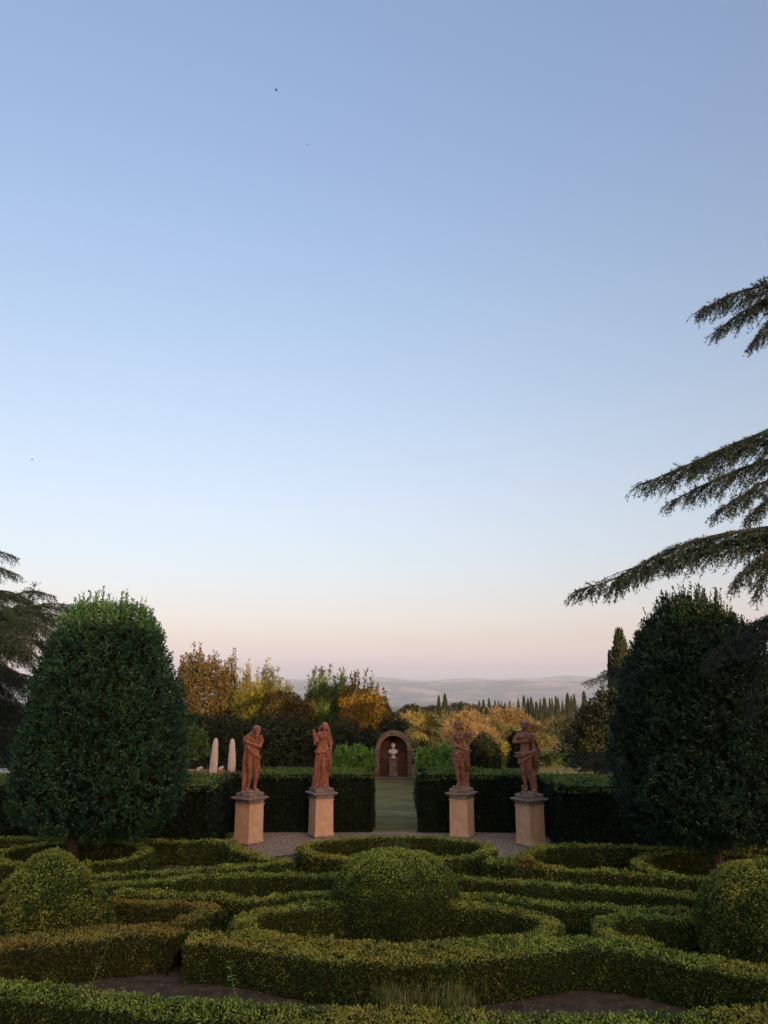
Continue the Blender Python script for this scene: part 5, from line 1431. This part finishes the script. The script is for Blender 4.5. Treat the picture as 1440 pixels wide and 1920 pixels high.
tag(niche, 'small arched brick niche at the end of the lawn', 'niche')
bp_ = empty('bust_pedestal', (NB[0] - 0.02, NY + 0.18, 0.1))
mb = MB(); box(mb, (0, 0, 0.09), (0.225, 0.2, 0.09), bev=0.02, taper=0.9); mb.build('footing', ARCH_STONE, bp_)
mb = MB(); box(mb, (0, 0, 0.44), (0.165, 0.16, 0.26)); mb.build('shaft', ARCH_STONE, bp_)
mb = MB(); box(mb, (0, 0, 0.735), (0.19, 0.18, 0.035), bev=0.012); box(mb, (0, 0, 0.79), (0.225, 0.2, 0.02), bev=0.008); mb.build('cap', ARCH_STONE, bp_)
tag(bp_, 'narrow pinkish brick pedestal inside the niche', 'pedestal')
bu = empty('bust', (NB[0] - 0.02, NY + 0.18, 0.912))
S = Solid((-0.3, -0.25, -0.01), (0.3, 0.25, 0.75), 0.012)
S.ell((0, 0, 0.27), (0.20, 0.12, 0.115), 0.02).ell((-0.13, 0, 0.29), (0.09, 0.09, 0.09), 0.04).ell((0.13, 0, 0.29), (0.09, 0.09, 0.09), 0.04).cap((0, 0, 0.3), (0, -0.02, 0.46), 0.075, 0.06, 0.05)
head(S, (0, -0.02, 0.555), 0.105, (0.15, -1), 0.05)
S.ell((0, 0.02, 0.585), (0.10, 0.10, 0.085), 0.02).chain([(-0.2, -0.05, 0.28), (0, -0.13, 0.22), (0.19, -0.05, 0.3)], [0.02, 0.025, 0.02], 0.02)
link_mesh('head_and_shoulders', S.mesh('head_and_shoulders'), MARBLE, bu, smooth=True)
mb = MB(); lathe(mb, [(0.0, 0.19), (0.07, 0.19), (0.055, 0.14), (0.065, 0.09), (0.12, 0.06), (0.125, 0.0), (0.0, 0.0)][::-1], 18); mb.build('socle', MARBLE, bu, smooth=True)
tag(bu, 'pale stone bust of a draped figure inside the niche', 'bust')

# ------------------------------------------------------------------ folded parasols, loungers
CANVAS = plain_mat('cream_canvas', [(0.3, (0.46, 0.37, 0.32)), (0.7, (0.60, 0.50, 0.44))], scale=3, bump=0.15, rough=0.9)
WOOD = plain_mat('teak', [(0.3, (0.22, 0.10, 0.05)), (0.7, (0.36, 0.18, 0.09))], scale=10, bump=0.2, rough=0.7)
WHITE = plain_mat('white_cushion', [(0.3, (0.42, 0.37, 0.33)), (0.7, (0.55, 0.50, 0.46))], scale=4, bump=0.1, rough=0.9)
def parasol(label, pt_top, pt_bot, d, seed, group=None):
    a, c = on_y(*pt_top, d), on_y(*pt_bot, d)
    m = abs(on_y(pt_top[0] + 100, 1400, d)[0] - a[0]) / 100
    L = a[2] - c[2]
    root = empty('parasol', (c[0], d, 0))
    lean = (a[0] - c[0]) / L
    def wob(an, z): return 1 + 0.13 * np.sin(an * 8 + seed) * (0.4 + 0.6 * (1 - z)) + 0.05 * np.sin(an * 17 + seed * 2 + z * 9)
    prof = np.array([(0.6, 0.0), (0.95, 0.02), (1.0, 0.12), (0.98, 0.35), (0.86, 0.6), (0.72, 0.8)])
    def put(name, pf, mat, wob_=wob, seg=48):
        mb = MB(); pr = np.array(pf, float); lathe(mb, np.stack([pr[:, 0] * 6.7 * m, pr[:, 1]], 1), seg, wob=(lambda an, z: wob_(an, z)) if wob_ else None)
        V = mb.v[0]; z = V[:, 2].copy(); V[:, 2] = c[2] + z * L; V[:, 0] += lean * z * L
        return mb.build(name, mat, root, smooth=True)
    cn = put('canopy', prof, CANVAS)
    vt = MB(); pr = np.array([(0.80, 0.775), (0.78, 0.80), (0.62, 0.90), (0.42, 0.985), (0.2, 1.0), (0.0, 1.0)])
    lathe(vt, np.stack([pr[:, 0] * 6.7 * m, pr[:, 1]], 1), 40, wob=lambda an, z: 1 + 0.08 * np.sin(an * 8 + seed))
    V = vt.v[0]; z = V[:, 2].copy(); V[:, 2] = c[2] + z * L; V[:, 0] += lean * z * L
    v_ = vt.build('vent_cap', CANVAS, cn, smooth=True)
    mb = MB(); tube(mb, [(-lean * c[2], 0, 0.05), (0, 0, c[2]), (lean * L * 0.95, 0, c[2] + L * 0.95)], 0.028, 8); mb.build('pole', WOOD, root, smooth=True)
    mb = MB(); lathe(mb, [(0.0, 0.0), (0.30, 0.0), (0.30, 0.07), (0.06, 0.10), (0.05, 0.25), (0.0, 0.25)], 20); mb.build('foot', STONE_TRIM, root)
    return tag(root, label, 'parasol', group)
parasol('folded cream parasol, leaning slightly, at the end of the wooden loungers', (405, 1384), (399, 1453), 34, 0.3)
parasol('folded cream parasol with a straighter pole next to the hooded statue', (436, 1385), (434, 1447), 36, 1.9)
def lounger(label, px, d, rz, back, group=None):
    x = on_y(px, 1450, d)[0]
    root = empty('sun_lounger', (x, d, 0), rz)
    for sg in (-1, 1):
        mb = MB(); box(mb, (0, sg * 0.31, 0.60), (0.95, 0.025, 0.055), bev=0.008); mb.build('side_rail', WOOD, root)
        for ex in (-0.78, 0.78):
            mb = MB(); box(mb, (ex, sg * 0.31, 0.275), (0.035, 0.03, 0.275), bev=0.006); mb.build('leg', WHITE, root)
    sl = MB(); box(sl, (0, 0, 0), (0.04, 0.30, 0.012)); slm = sl.mesh('slat')
    for q in range(16 if not back else 10):
        link_mesh('slat', slm, WOOD, root, (-0.88 + 0.116 * q, 0, 0.667))
    if back:
        mb = MB(); box(mb, (0, 0, 0), (0.36, 0.30, 0.05), bev=0.025)
        bk = mb.build('backrest_cushion', WHITE, root, loc=(0.66, 0, 0.90)); bk.rotation_euler = (0, math.radians(-58), 0)
        mb = MB(); box(mb, (-0.3, 0, 0.73), (0.60, 0.30, 0.05), bev=0.025); mb.build('seat_cushion', WHITE, root)
    else:
        mb = MB(); tube(mb, [(0.82, -0.28, 0.735), (0.82, 0.28, 0.735)], 0.07, 12); mb.build('rolled_cushion', WHITE, root, smooth=True)
    return tag(root, label, 'lounger', group)
lounger('low wooden sun lounger beside the leaning parasol', 378, 34.6, 0.05, False)
lounger('low wooden sun lounger half hidden by the leafy green tree', 338, 34.4, 0.0, False)
lounger('lounger with an upright white cushion seen under the drooping cedar', 36, 33.0, 0.5, True)
lounger('lounger with a white cushion deep under the drooping cedar', -4, 33.6, 0.2, True)
tree('leafy_shrub', 'pale leafy shrub glowing beside the white-cushioned lounger', 50, 33.6, [(45, 1446, 14, 12), (60, 1452, 12, 12)], 420, (0.10, 0.05), GREEN_LEAF, 0.02, 0.3, cat='shrub', seed=101)

# ------------------------------------------------------------------ fan palm
PALM_LEAF = leaf_mat('palm_leaf', (0.06, 0.075, 0.015), (0.16, 0.16, 0.035), (0.42, 0.36, 0.11), trans=0.3)
PALM_HAIR = plain_mat('palm_fibre', [(0.3, (0.05, 0.035, 0.02)), (0.7, (0.13, 0.09, 0.05))], scale=14, bump=0.6, rough=0.95)
pc = on_y(800, 1368, 39.2)
palm = empty('fan_palm', (pc[0] - 0.25, 39.2, 0))
mb = MB(); tube(mb, [(0, 0, -0.1), (0.03, 0, 0.6), (0.15, 0, pc[2] * 0.7), (0.25, 0, pc[2])], [0.16, 0.14, 0.15, 0.10], 10); mb.build('trunk', PALM_HAIR, palm, smooth=True)
fr = []
for v_ in range(3):
    mb = MB()
    tube(mb, [(0, 0, 0), (0.28, 0, 0.03), (0.5, 0, 0.02)], [0.014, 0.011, 0.009], 5, tint=0.5)
    nl_ = 15
    for q in range(nl_):
        a = math.radians(-105 + 210 * q / (nl_ - 1)); L = 0.72 * (0.72 + 0.28 * math.cos(a * 0.8)) * rng.uniform(0.9, 1.08)
        d0 = np.array([math.cos(a), math.sin(a), 0.05]); s_ = np.array([-math.sin(a), math.cos(a), 0]) * 0.040
        o_ = np.array([0.5, 0, 0.02]); dz = np.array([0, 0, -0.14 * rng.uniform(0.3, 1.3)])
        V = [o_, o_ + d0 * L * 0.45 + s_, o_ + d0 * L * 0.45 - s_, o_ + d0 * L * 0.8 + s_ * 0.7 + dz * 0.35, o_ + d0 * L * 0.8 - s_ * 0.7 + dz * 0.35, o_ + d0 * L + dz]
        mb.add(V, [(0, 1, 2), (3, 5, 4)], rng.uniform(0.3, 0.9)); mb.add(V, [(1, 3, 4, 2)], rng.uniform(0.3, 0.9))
    fr.append(mb.mesh('frond'))
mb = MB(); lathe(mb, [(0.10, pc[2] - 1.05), (0.30, pc[2] - 0.75), (0.34, pc[2] - 0.35), (0.16, pc[2] + 0.02)], 18, c=(0.2, 0, 0), wob=lambda a_, z_: 1 + 0.12 * np.sin(a_ * 9 + z_ * 4)); mb.build('dead_frond_skirt', PALM_HAIR, palm)
for q in range(26):
    an = q * 2.39996; el_ = math.radians(75 - 115 * (q / 25) ** 0.9)
    f_ = link_mesh('frond', fr[q % 3], PALM_LEAF, palm, (0.25, 0, pc[2]))
    f_.rotation_euler = (rng.uniform(-0.4, 0.4), -el_, an)
    f_.scale = (1.0, 1.0, 1.0) if q > 6 else (0.85, 0.85, 0.85)
tag(palm, 'shaggy fan palm with sunlit fronds beside the brick niche', 'palm')

# ------------------------------------------------------------------ cedars
CEDAR_LEAF = leaf_mat('cedar_needles', (0.005, 0.014, 0.011), (0.012, 0.029, 0.021), (0.030, 0.058, 0.043), trans=0.1, rough=0.6)  # needles darkened: the colour stands in for shade missing on the boughs
CEDAR_BARK = plain_mat('cedar_bark', [(0.3, (0.010, 0.012, 0.009)), (0.7, (0.022, 0.024, 0.019))], scale=12, bump=0.3, rough=0.95)  # dark like the needles, so sunlit bark still looks shaded
def bough_mesh(path, rad, side_len, droop, dens=1.0, seed=0, first=0.12, hang=0.35):
    """path: points from the trunk to the tip. returns wood and needle builders"""
    wood, nee = MB(), MB()
    path = np.asarray(path, float)
    line, ln = resample(path, 0.10)
    k = len(line)
    tube(wood, line, np.linspace(rad, 0.008, k), 7)
    T = unit(np.gradient(line, axis=0))
    PP, DD, TT = [], [], []
    def twig(p0, d0, L, w):
        """a needle-clad shoot"""
        n = max(5, int(L / 0.0155 * dens))
        u = rng.random((n, 1))
        sag = np.array([0, 0, -1.0]) * (u ** 2) * L * w
        p = p0 + d0 * L * u + sag
        PP.append(p); DD.append(unit(d0 + np.array([0, 0, 0.15])) * 0.8 + 0.75 * rng.normal(size=(n, 3))); TT.append(0.42 + 0.18 * rng.normal(size=n))
    def branch(p0, d1, L, dr, twig_k=1.0):
        """a side branch clothed with shoots"""
        m_ = max(4, int(L / 0.18))
        u = np.linspace(0, 1, m_)[:, None]
        br = p0 + d1 * L * u + np.array([0, 0, -1.0]) * dr * L * u ** 2.0
        tube(wood, br, np.linspace(0.013, 0.004, m_), 3, cap=False)
        tb = unit(np.gradient(br, axis=0))
        ss, sd2 = 0.08, 1
        while ss < L:
            x = ss / L * (m_ - 1); j = min(m_ - 2, int(x))
            q = br[j] + (br[j + 1] - br[j]) * (x - j)
            h2 = unit(np.cross(tb[j], (0, 0, 1.0)) + 0.35 * rng.normal(size=3)) * sd2
            dv = unit(h2 * rng.uniform(0.35, 0.9) + tb[j] * 0.95 + np.array([0, 0, rng.uniform(-hang, 0.25)]))
            twig(q, dv, twig_k * rng.uniform(0.10, 0.32) * (1.15 - 0.55 * ss / L), rng.uniform(0.1, 0.6))
            if rng.random() < 0.22:
                twig(q, unit(np.array([0.35 * rng.normal(), 0.35 * rng.normal(), -1.0])), twig_k * rng.uniform(0.10, 0.30), 0.0)
            sd2 = -sd2; ss += rng.uniform(0.05, 0.10)
        twig(br[-1] - tb[-1] * 0.05, tb[-1], 0.20 * twig_k, 0.2)
    s = first * ln
    side = 1
    while s < ln:
        f = s / ln
        i = min(k - 1, int(f * (k - 1)))
        h = unit(np.array([T[i][1], -T[i][0], 0.0])) * side
        L = side_len * (1.03 - f) ** 0.75 * rng.uniform(0.5, 1.15) + 0.08
        branch(line[i], unit(h + T[i] * rng.uniform(0.6, 1.5) + np.array([0, 0, rng.uniform(-0.35, 0.30)])), L, droop * rng.uniform(0.2, 1.0))
        if rng.random() < 0.75:   # sprays that sweep forward and hang below the bough
            L = side_len * (1.03 - f) ** 0.7 * rng.uniform(0.5, 1.1) + 0.08
            branch(line[i], unit(h * rng.uniform(-0.35, 0.45) + T[i] * 1.0 + np.array([0, 0, -rng.uniform(0.25, 0.75)])), L, droop * rng.uniform(0.0, 0.6))
        for _ in range(2 if f < 0.8 else 1):   # short shoots cloak the bough itself
            twig(line[i], unit(T[i] * rng.uniform(0.5, 1.4) + np.array([0.4 * rng.normal(), 0.4 * rng.normal(), rng.uniform(-0.3, 0.6)])), rng.uniform(0.07, 0.16), 0.2)
        side = -side; s += rng.uniform(0.06, 0.11)
    twig(line[-1] - T[-1] * 0.3, T[-1], 0.45, 0.1)
    P, D, Tn = np.concatenate(PP), np.concatenate(DD), np.concatenate(TT)
    n = len(P)
    D = unit(D); S_ = unit(np.cross(D, rng.normal(size=(n, 3))))          # a tuft of needles: one slim triangle
    Ln, Wn = rng.uniform(0.045, 0.085, (n, 1)), rng.uniform(0.013, 0.021, (n, 1))
    V3 = np.stack([P - S_ * Wn * 0.5, P + S_ * Wn * 0.5, P + D * Ln], 1).reshape(-1, 3)
    nee.add(V3, np.arange(3 * n).reshape(n, 3), np.clip(Tn, 0, 1))
    return wood, nee

def cedar(label, base, trunk_pts, trunk_r, boughs):
    root = empty('cedar_tree', base)
    b0 = np.array(base)
    mb = MB(); tube(mb, np.array(trunk_pts) - b0, trunk_r, 14); mb.build('trunk', BARK, root, smooth=True)
    tp = np.array(trunk_pts)
    for q, (path, rad, sl_, dr, dn) in enumerate(boughs):
        path = np.array(path, float)
        z0 = path[0, 2]
        wood, nee = bough_mesh(path - b0, rad, sl_, dr, dn, q)
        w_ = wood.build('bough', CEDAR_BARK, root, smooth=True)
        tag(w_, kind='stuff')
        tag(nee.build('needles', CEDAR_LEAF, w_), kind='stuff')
    return tag(root, label, 'tree')

def pxpath(pts, trunk, z0):
    """pixel points with a depth each (tip first) -> world path from the trunk to the tip"""
    w = [on_y(x, y, d) for x, y, d in pts]
    return [np.array([trunk[0], trunk[1], z0])] + w[::-1]
TR = (11.6, 16.6)
cedar_R = [
    (pxpath([(1312, 582, 15.0), (1372, 552, 15.3), (1440, 535, 15.6), (1540, 520, 16.0)], TR, 12.6), 0.07, 1.35, 0.50, 1.15),
    (pxpath([(1340, 622, 15.8), (1400, 582, 15.9), (1480, 556, 16.2)], TR, 12.2), 0.05, 1.1, 0.6, 1.1),
    (pxpath([(1405, 650, 15.2), (1440, 610, 15.4), (1500, 575, 15.9)], TR, 12.0), 0.05, 0.9, 0.6, 1.1),
    (pxpath([(1194, 912, 14.6), (1290, 872, 14.9), (1380, 832, 15.2), (1450, 808, 15.5), (1560, 790, 16.0)], TR, 10.0), 0.08, 1.65, 0.45, 1.2),
    (pxpath([(1250, 945, 15.6), (1340, 900, 15.7), (1430, 865, 15.9), (1540, 835, 16.2)], TR, 9.5), 0.06, 1.25, 0.55, 1.15),
    (pxpath([(1340, 962, 14.6), (1400, 925, 14.9), (1460, 895, 15.3)], TR, 9.2), 0.05, 1.1, 0.6, 1.15),
    (pxpath([(1400, 975, 15.4), (1430, 945, 15.5), (1500, 900, 15.9)], TR, 9.0), 0.05, 1.0, 0.6, 1.15),
    (pxpath([(1078, 1108, 14.2), (1150, 1086, 14.4), (1235, 1042, 14.7), (1330, 1008, 15.0), (1440, 990, 15.4), (1560, 975, 16.0)], TR, 8.0), 0.08, 1.6, 0.50, 1.2),
    (pxpath([(1165, 1090, 15.4), (1250, 1048, 15.5), (1340, 1022, 15.7), (1440, 1005, 15.9)], TR, 7.7), 0.06, 1.2, 0.6, 1.1),
    (pxpath([(1372, 1100, 14.4), (1410, 1060, 14.7), (1470, 1030, 15.2)], TR, 7.3), 0.04, 0.9, 0.7, 1.0),
    (pxpath([(1416, 1118, 15.4), (1435, 1075, 15.5), (1490, 1040, 15.8)], TR, 7.2), 0.04, 0.9, 0.7, 1.0),
    (pxpath([(1328, 1240, 13.6), (1365, 1208, 13.9), (1410, 1178, 14.2), (1470, 1150, 14.8)], TR, 6.3), 0.05, 0.85, 0.55, 1.1),
    (pxpath([(1400, 1218, 13.4), (1440, 1182, 13.8), (1500, 1160, 14.5)], TR, 6.0), 0.04, 0.75, 0.6, 1.1),
    (pxpath([(1405, 1345, 13.4), (1416, 1295, 13.5), (1432, 1245, 13.7), (1490, 1205, 14.4)], TR, 5.6), 0.035, 0.35, 0.6, 1.0),
]
for q in range(7):   # the side turned away from the view
    an = -0.9 + q * 0.55; z = 4.5 + 1.4 * q; L = 4.2 - 0.25 * q
    cedar_R.append(([(TR[0], TR[1], z), (TR[0] + 0.5 * L * math.cos(an), TR[1] + 0.5 * L * math.sin(an), z + 0.3), (TR[0] + L * math.cos(an), TR[1] + L * math.sin(an), z - 0.2)], 0.08, 0.9, 0.45, 0.22))
cedar('great cedar reaching in with layered drooping boughs beside the darker bay tree', (TR[0], TR[1], 0), [(TR[0], TR[1], -0.2), (TR[0], TR[1], 2), (TR[0] + 0.1, TR[1], 6), (TR[0], TR[1] + 0.1, 11), (TR[0], TR[1], 15.5)], [0.48, 0.40, 0.32, 0.2, 0.05], cedar_R)

TL = (-15.2, 25.5)
cedar_L = [
    (pxpath([(30, 1044, 25.5), (-20, 1030, 25.5), (-60, 1030, 25.5)], TL, 9.4), 0.05, 0.94, 0.45, 0.8),
    (pxpath([(36, 1078, 25.0), (-10, 1062, 25.2), (-60, 1055, 25.4)], TL, 9.0), 0.05, 1.08, 0.45, 0.8),
    (pxpath([(104, 1118, 24.6), (60, 1108, 24.8), (0, 1112, 25.2)], TL, 8.2), 0.06, 1.15, 0.35, 0.9),
    (pxpath([(66, 1095, 24.6), (58, 1118, 24.7), (40, 1135, 24.9), (-20, 1140, 25.2)], TL, 7.7), 0.05, 0.81, 0.35, 0.9),
    (pxpath([(160, 1146, 24.4), (110, 1132, 24.6), (40, 1140, 24.9), (-20, 1150, 25.2)], TL, 7.6), 0.06, 1.35, 0.45, 1.0),
    (pxpath([(140, 1170, 23.6), (90, 1150, 24.0), (20, 1158, 24.6)], TL, 7.3), 0.06, 1.35, 0.6, 1.0),
    (pxpath([(118, 1200, 23.4), (70, 1170, 23.9), (10, 1170, 24.5)], TL, 7.0), 0.06, 1.35, 0.7, 1.0),
    (pxpath([(60, 1220, 23.0), (25, 1190, 23.6), (-20, 1185, 24.4)], TL, 6.8), 0.06, 1.22, 0.7, 1.0),
    (pxpath([(105, 1265, 24.4), (60, 1225, 24.6), (0, 1215, 25.0)], TL, 6.3), 0.05, 1.22, 0.8, 0.9),
    (pxpath([(45, 1290, 23.4), (10, 1250, 23.9), (-30, 1235, 24.6)], TL, 6.0), 0.05, 1.22, 0.8, 0.9),
    (pxpath([(115, 1330, 25.0), (65, 1280, 25.0), (5, 1265, 25.2)], TL, 5.6), 0.05, 1.22, 0.9, 0.9),
    (pxpath([(70, 1385, 24.6), (35, 1330, 24.8), (-10, 1305, 25.1)], TL, 5.0), 0.05, 1.22, 0.9, 0.8),
    (pxpath([(105, 1415, 24.8), (60, 1395, 24.9), (0, 1375, 25.2)], TL, 3.9), 0.04, 0.94, 0.6, 0.7),
    (pxpath([(30, 1430, 24.2), (5, 1390, 24.6), (-30, 1370, 25.0)], TL, 3.9), 0.04, 0.94, 0.9, 0.7),
]
for q, (px, py, d) in enumerate([(80, 1150, 25.2), (40, 1165, 24.0), (130, 1190, 25.6), (85, 1205, 25.8), (25, 1210, 25.6), (60, 1245, 25.9), (120, 1240, 26.0), (20, 1265, 25.8), (90, 1300, 26.2), (40, 1320, 25.6), (110, 1370, 26.2), (60, 1350, 26.0), (15, 1340, 25.4), (95, 1440, 26.0)]):
    zt = on_y(px, py, d)[2]
    cedar_L.append((pxpath([(px, py, d), (px - 45, py - 34, d - 0.1), (px - 100, py - 42, d)], TL, zt + 0.5), 0.05, 1.25, 0.6, 0.9))
for q in range(5):
    an = 1.4 + q * 0.6; z = 4.0 + 1.5 * q; L = 4.0 - 0.3 * q
    cedar_L.append(([(TL[0], TL[1], z), (TL[0] + 0.5 * L * math.cos(an), TL[1] + 0.5 * L * math.sin(an), z + 0.3), (TL[0] + L * math.cos(an), TL[1] + L * math.sin(an), z - 0.2)], 0.08, 0.9, 0.45, 0.22))
cedar('old cedar with hanging grey-green boughs behind the lighter bay tree', (TL[0], TL[1], 0), [(TL[0], TL[1], -0.2), (TL[0], TL[1], 2), (TL[0] + 0.1, TL[1], 6), (TL[0], TL[1], 10), (TL[0], TL[1], 12.5)], [0.42, 0.36, 0.28, 0.15, 0.04], cedar_L)
TY = on_y(1215, 1400, 27.0)[:2]
cedar('young cedar with thin level boughs behind the darker bay tree', (TY[0], TY[1], 0), [(TY[0], TY[1], -0.1), (TY[0], TY[1], 2), (TY[0], TY[1], 6.0)], [0.16, 0.12, 0.03],
      [(pxpath([(1096, 1279, 26.0), (1130, 1268, 26.3), (1170, 1250, 26.7)], TY, 5.0), 0.035, 0.55, 0.4, 0.7), (pxpath([(1128, 1262, 26.6), (1165, 1245, 26.8)], TY, 5.1), 0.03, 0.5, 0.4, 0.7),
       (pxpath([(1072, 1428, 25.0), (1110, 1415, 25.4), (1160, 1410, 26.2)], TY, 1.9), 0.03, 0.7, 0.35, 0.8), (pxpath([(1086, 1445, 24.8), (1120, 1432, 25.2), (1165, 1428, 26.0)], TY, 1.6), 0.03, 0.7, 0.4, 0.8), (pxpath([(1120, 1452, 24.6), (1150, 1440, 25.0), (1180, 1432, 25.8)], TY, 1.5), 0.03, 0.6, 0.4, 0.8)])

# ------------------------------------------------------------------ birds, weeds, far farmhouses
BIRD = plain_mat('bird_plumage', [(0.3, (0.015, 0.014, 0.016)), (0.7, (0.03, 0.028, 0.03))], scale=9, bump=0)
def bird(label, px, py, span_px, spin, tilt):
    """a swallow seen from below; spin turns it in the sky, tilt banks it away from the line of sight"""
    d = 55.0 * 10.5 / span_px
    c = on_y(px, py, d)
    root = empty('bird', c)
    to_cam = Vector((0, 0, CAM_H)) - Vector(c)
    q = to_cam.to_track_quat('Z', 'Y').to_matrix() @ Matrix.Rotation(spin, 3, 'Z') @ Matrix.Rotation(tilt, 3, 'Y')
    root.rotation_euler = q.to_euler()
    mb = MB(); lathe(mb, [(0.0, -0.10), (0.018, -0.085), (0.032, -0.03), (0.03, 0.02), (0.014, 0.08), (0.0, 0.10)], 10); V = mb.v[0]; mb.v[0] = V[:, [0, 2, 1]]; mb.build('body', BIRD, root, smooth=True)
    for sg in (-1, 1):
        mb = MB()
        pts_ = [(0.012, -0.05), (0.09, -0.065), (0.21, 0.045), (0.09, 0.015), (0.012, 0.04)]
        V = [(sg * x, y, 0.010 + 0.10 * x) for x, y in pts_] + [(sg * x, y, 0.002 + 0.10 * x) for x, y in pts_]
        mb.add(V, [(0, 1, 2, 3), (5, 8, 7, 6)]); mb.add(V, [(0, 3, 4), (5, 9, 8)]); mb.build('wing', BIRD, root)
    mb = MB(); mb.add([(0, 0.06, 0), (-0.03, 0.15, 0), (0, 0.115, 0), (0.03, 0.15, 0), (0, 0.08, 0.006)], [(0, 1, 2), (0, 2, 3), (0, 4, 1), (0, 3, 4)]); mb.build('tail', BIRD, root)
    return tag(root, label, 'bird')
bird('largest swallow banking steeply high in the sky', 518, 168, 11.5, math.radians(-42), 0.7)
bird('small swallow just below the banking one', 576, 271, 5.5, math.radians(-20), 0.9)
bird('tiny speck of a swallow low in the sky above the amber tree', 621, 508, 3.6, math.radians(20), 0.8)
bird('distant swallow gliding level above the old cedar', 60, 861, 7.0, 0.05, 1.0)

WEED = leaf_mat('weed_leaf', (0.08, 0.16, 0.03), (0.17, 0.30, 0.06), (0.30, 0.42, 0.10), trans=0.35)
def weed(label, path_px, d, leaf, pairs, r=0.006):
    P3 = [on_y(x, y, d) for x, y in path_px]
    P3[0][2] = 0.0
    root = empty('weed', P3[0]); o_ = np.array(P3[0])
    line, ln = resample(np.array(P3) - o_, 0.04)
    mb = MB(); tube(mb, line, np.linspace(r, 0.002, len(line)), 5); mb.build('stem', WEED, root, smooth=True)
    lf = MB(); leaves(lf, np.zeros((1, 3)), np.array([[1.0, 0, 0.1]]), leaf[0], leaf[1], 0.6, roll=np.array([[0, 0, 3.0]]))
    lm_ = lf.mesh('leaf')
    for q in range(pairs):
        f = 0.28 + 0.7 * q / max(1, pairs - 1)
        p_ = line[min(len(line) - 1, int(f * (len(line) - 1)))]
        for sg in (0, math.pi):
            l_ = link_mesh('leaf', lm_, WEED, root, p_)
            l_.rotation_euler = (rng.uniform(-0.4, 0.4), rng.uniform(-0.7, 0.25), sg + q * 1.1 + rng.uniform(-0.5, 0.5))
            s_ = rng.uniform(0.6, 1.15) * (1.1 - 0.5 * f); l_.scale = (s_, s_, s_)
    return tag(root, label, 'weed')
weed('tall thin weed leaning out of the front box hedge', [(128, 1960), (160, 1880), (182, 1820), (207, 1763)], 10.2, (0.12, 0.02), 10, 0.009)
weed('leafy green weed sprouting before the broad bowed hedge', [(444, 1925), (441, 1868), (434, 1830), (430, 1797)], 10.6, (0.12, 0.065), 7, 0.009)
tree('weed_clump', 'fresh green ferny weed clump growing through the front hedge', 437, 10.15, [(437, 1890, 18, 18), (430, 1905, 24, 14)], 520, (0.05, 0.018), WEED, 0.008, 0.2, cat='weed', seed=111)
GRASSB = leaf_mat('grass_blade', (0.08, 0.10, 0.02), (0.17, 0.18, 0.04), (0.30, 0.28, 0.08), trans=0.3)
mb = MB(); n = 700
gx = np.concatenate([on_y(735, 1900, 9.9)[0] + 0.10 * rng.normal(size=n // 4), on_y(800, 1900, 9.9)[0] + 0.35 * rng.normal(size=n // 2), on_y(860, 1900, 9.9)[0] + 0.10 * rng.normal(size=n // 4)])
P = np.stack([gx, 9.75 + 0.22 * rng.normal(size=len(gx)), np.full(len(gx), 0.42)], 1)
leaves(mb, P, np.array([0, 0, 1.0]) + 0.25 * rng.normal(size=(len(P), 3)), rng.uniform(0.08, 0.24, len(P)), rng.uniform(0.006, 0.011, len(P)), rng.random(len(P)), fold=0.1)
tag(mb.build('grass', GRASSB), 'tufts of yellow-green grass poking through the front hedge', 'grass', kind='stuff')
# young shrub inside the far oval
tree('leafy_shrub', 'small pale leafy shrub growing inside the far oval hedge', 742, 18.2, [(742, 1583, 16, 12), (732, 1592, 18, 10), (755, 1592, 14, 10)], 520, (0.06, 0.03), GREEN_LEAF, 0.012, 0.25, cat='shrub', seed=112)

FARM_WALL = plain_mat('farm_plaster', [(0.3, (0.55, 0.45, 0.36)), (0.7, (0.68, 0.58, 0.48))], scale=0.4, bump=0)
for q, (px, r_, w_, lab) in enumerate([(906, 3600, 15, 'pale farmhouse beside the wood on the valley floor'), (1030, 4200, 17, 'pale farmhouse among the far fields above the cypress row'), (617, 3900, 14, 'pale farmhouse in the valley left of the amber tree'), (760, 4600, 16, 'pale farmhouse in the open fields of the valley'), (965, 5200, 20, 'long pale farmhouse at the foot of the hills')]):
    x = on_y(px, 1310, r_)[0]; z = gz(x, r_)
    root = empty('farmhouse', (x, r_, z), 0.3 * q)
    mb = MB(); box(mb, (0, 0, 3), (w_ / 2, 5, 4)); mb.build('wall', FARM_WALL, root)
    mb = MB(); rv = [(-w_ / 2 - .5, -5.6, 7), (w_ / 2 + .5, -5.6, 7), (w_ / 2 + .5, 5.6, 7), (-w_ / 2 - .5, 5.6, 7), (-w_ / 2 - .5, 0, 9.4), (w_ / 2 + .5, 0, 9.4)]
    mb.add(rv, [(0, 1, 5, 4), (2, 3, 4, 5)]); mb.add(rv, [(3, 0, 4), (1, 2, 5)]); mb.build('roof', ROOF_TILE, root)
    tag(root, lab, 'house')

# ------------------------------------------------------------------ evening haze over the valley
HAZE = bpy.data.materials.new('haze_air'); HAZE.use_nodes = True
t = HAZE.node_tree; t.nodes.clear()
oo = t.nodes.new('ShaderNodeOutputMaterial'); pv = t.nodes.new('ShaderNodeVolumePrincipled')
pv.inputs['Color'].default_value = (0.50, 0.68, 1.0, 1)
pv.inputs['Density'].default_value = 0.8e-4
pv.inputs['Anisotropy'].default_value = 0.0
t.links.new(pv.outputs[0], oo.inputs['Volume'])
HAZE.cycles.homogeneous_volume = True if hasattr(HAZE.cycles, 'homogeneous_volume') else True
mb = MB(); box(mb, (0, 0, 170), (19500, 19500, 300))
haze = mb.build('haze', HAZE)
tag(haze, 'pale evening haze filling the valley air', 'haze', kind='stuff')
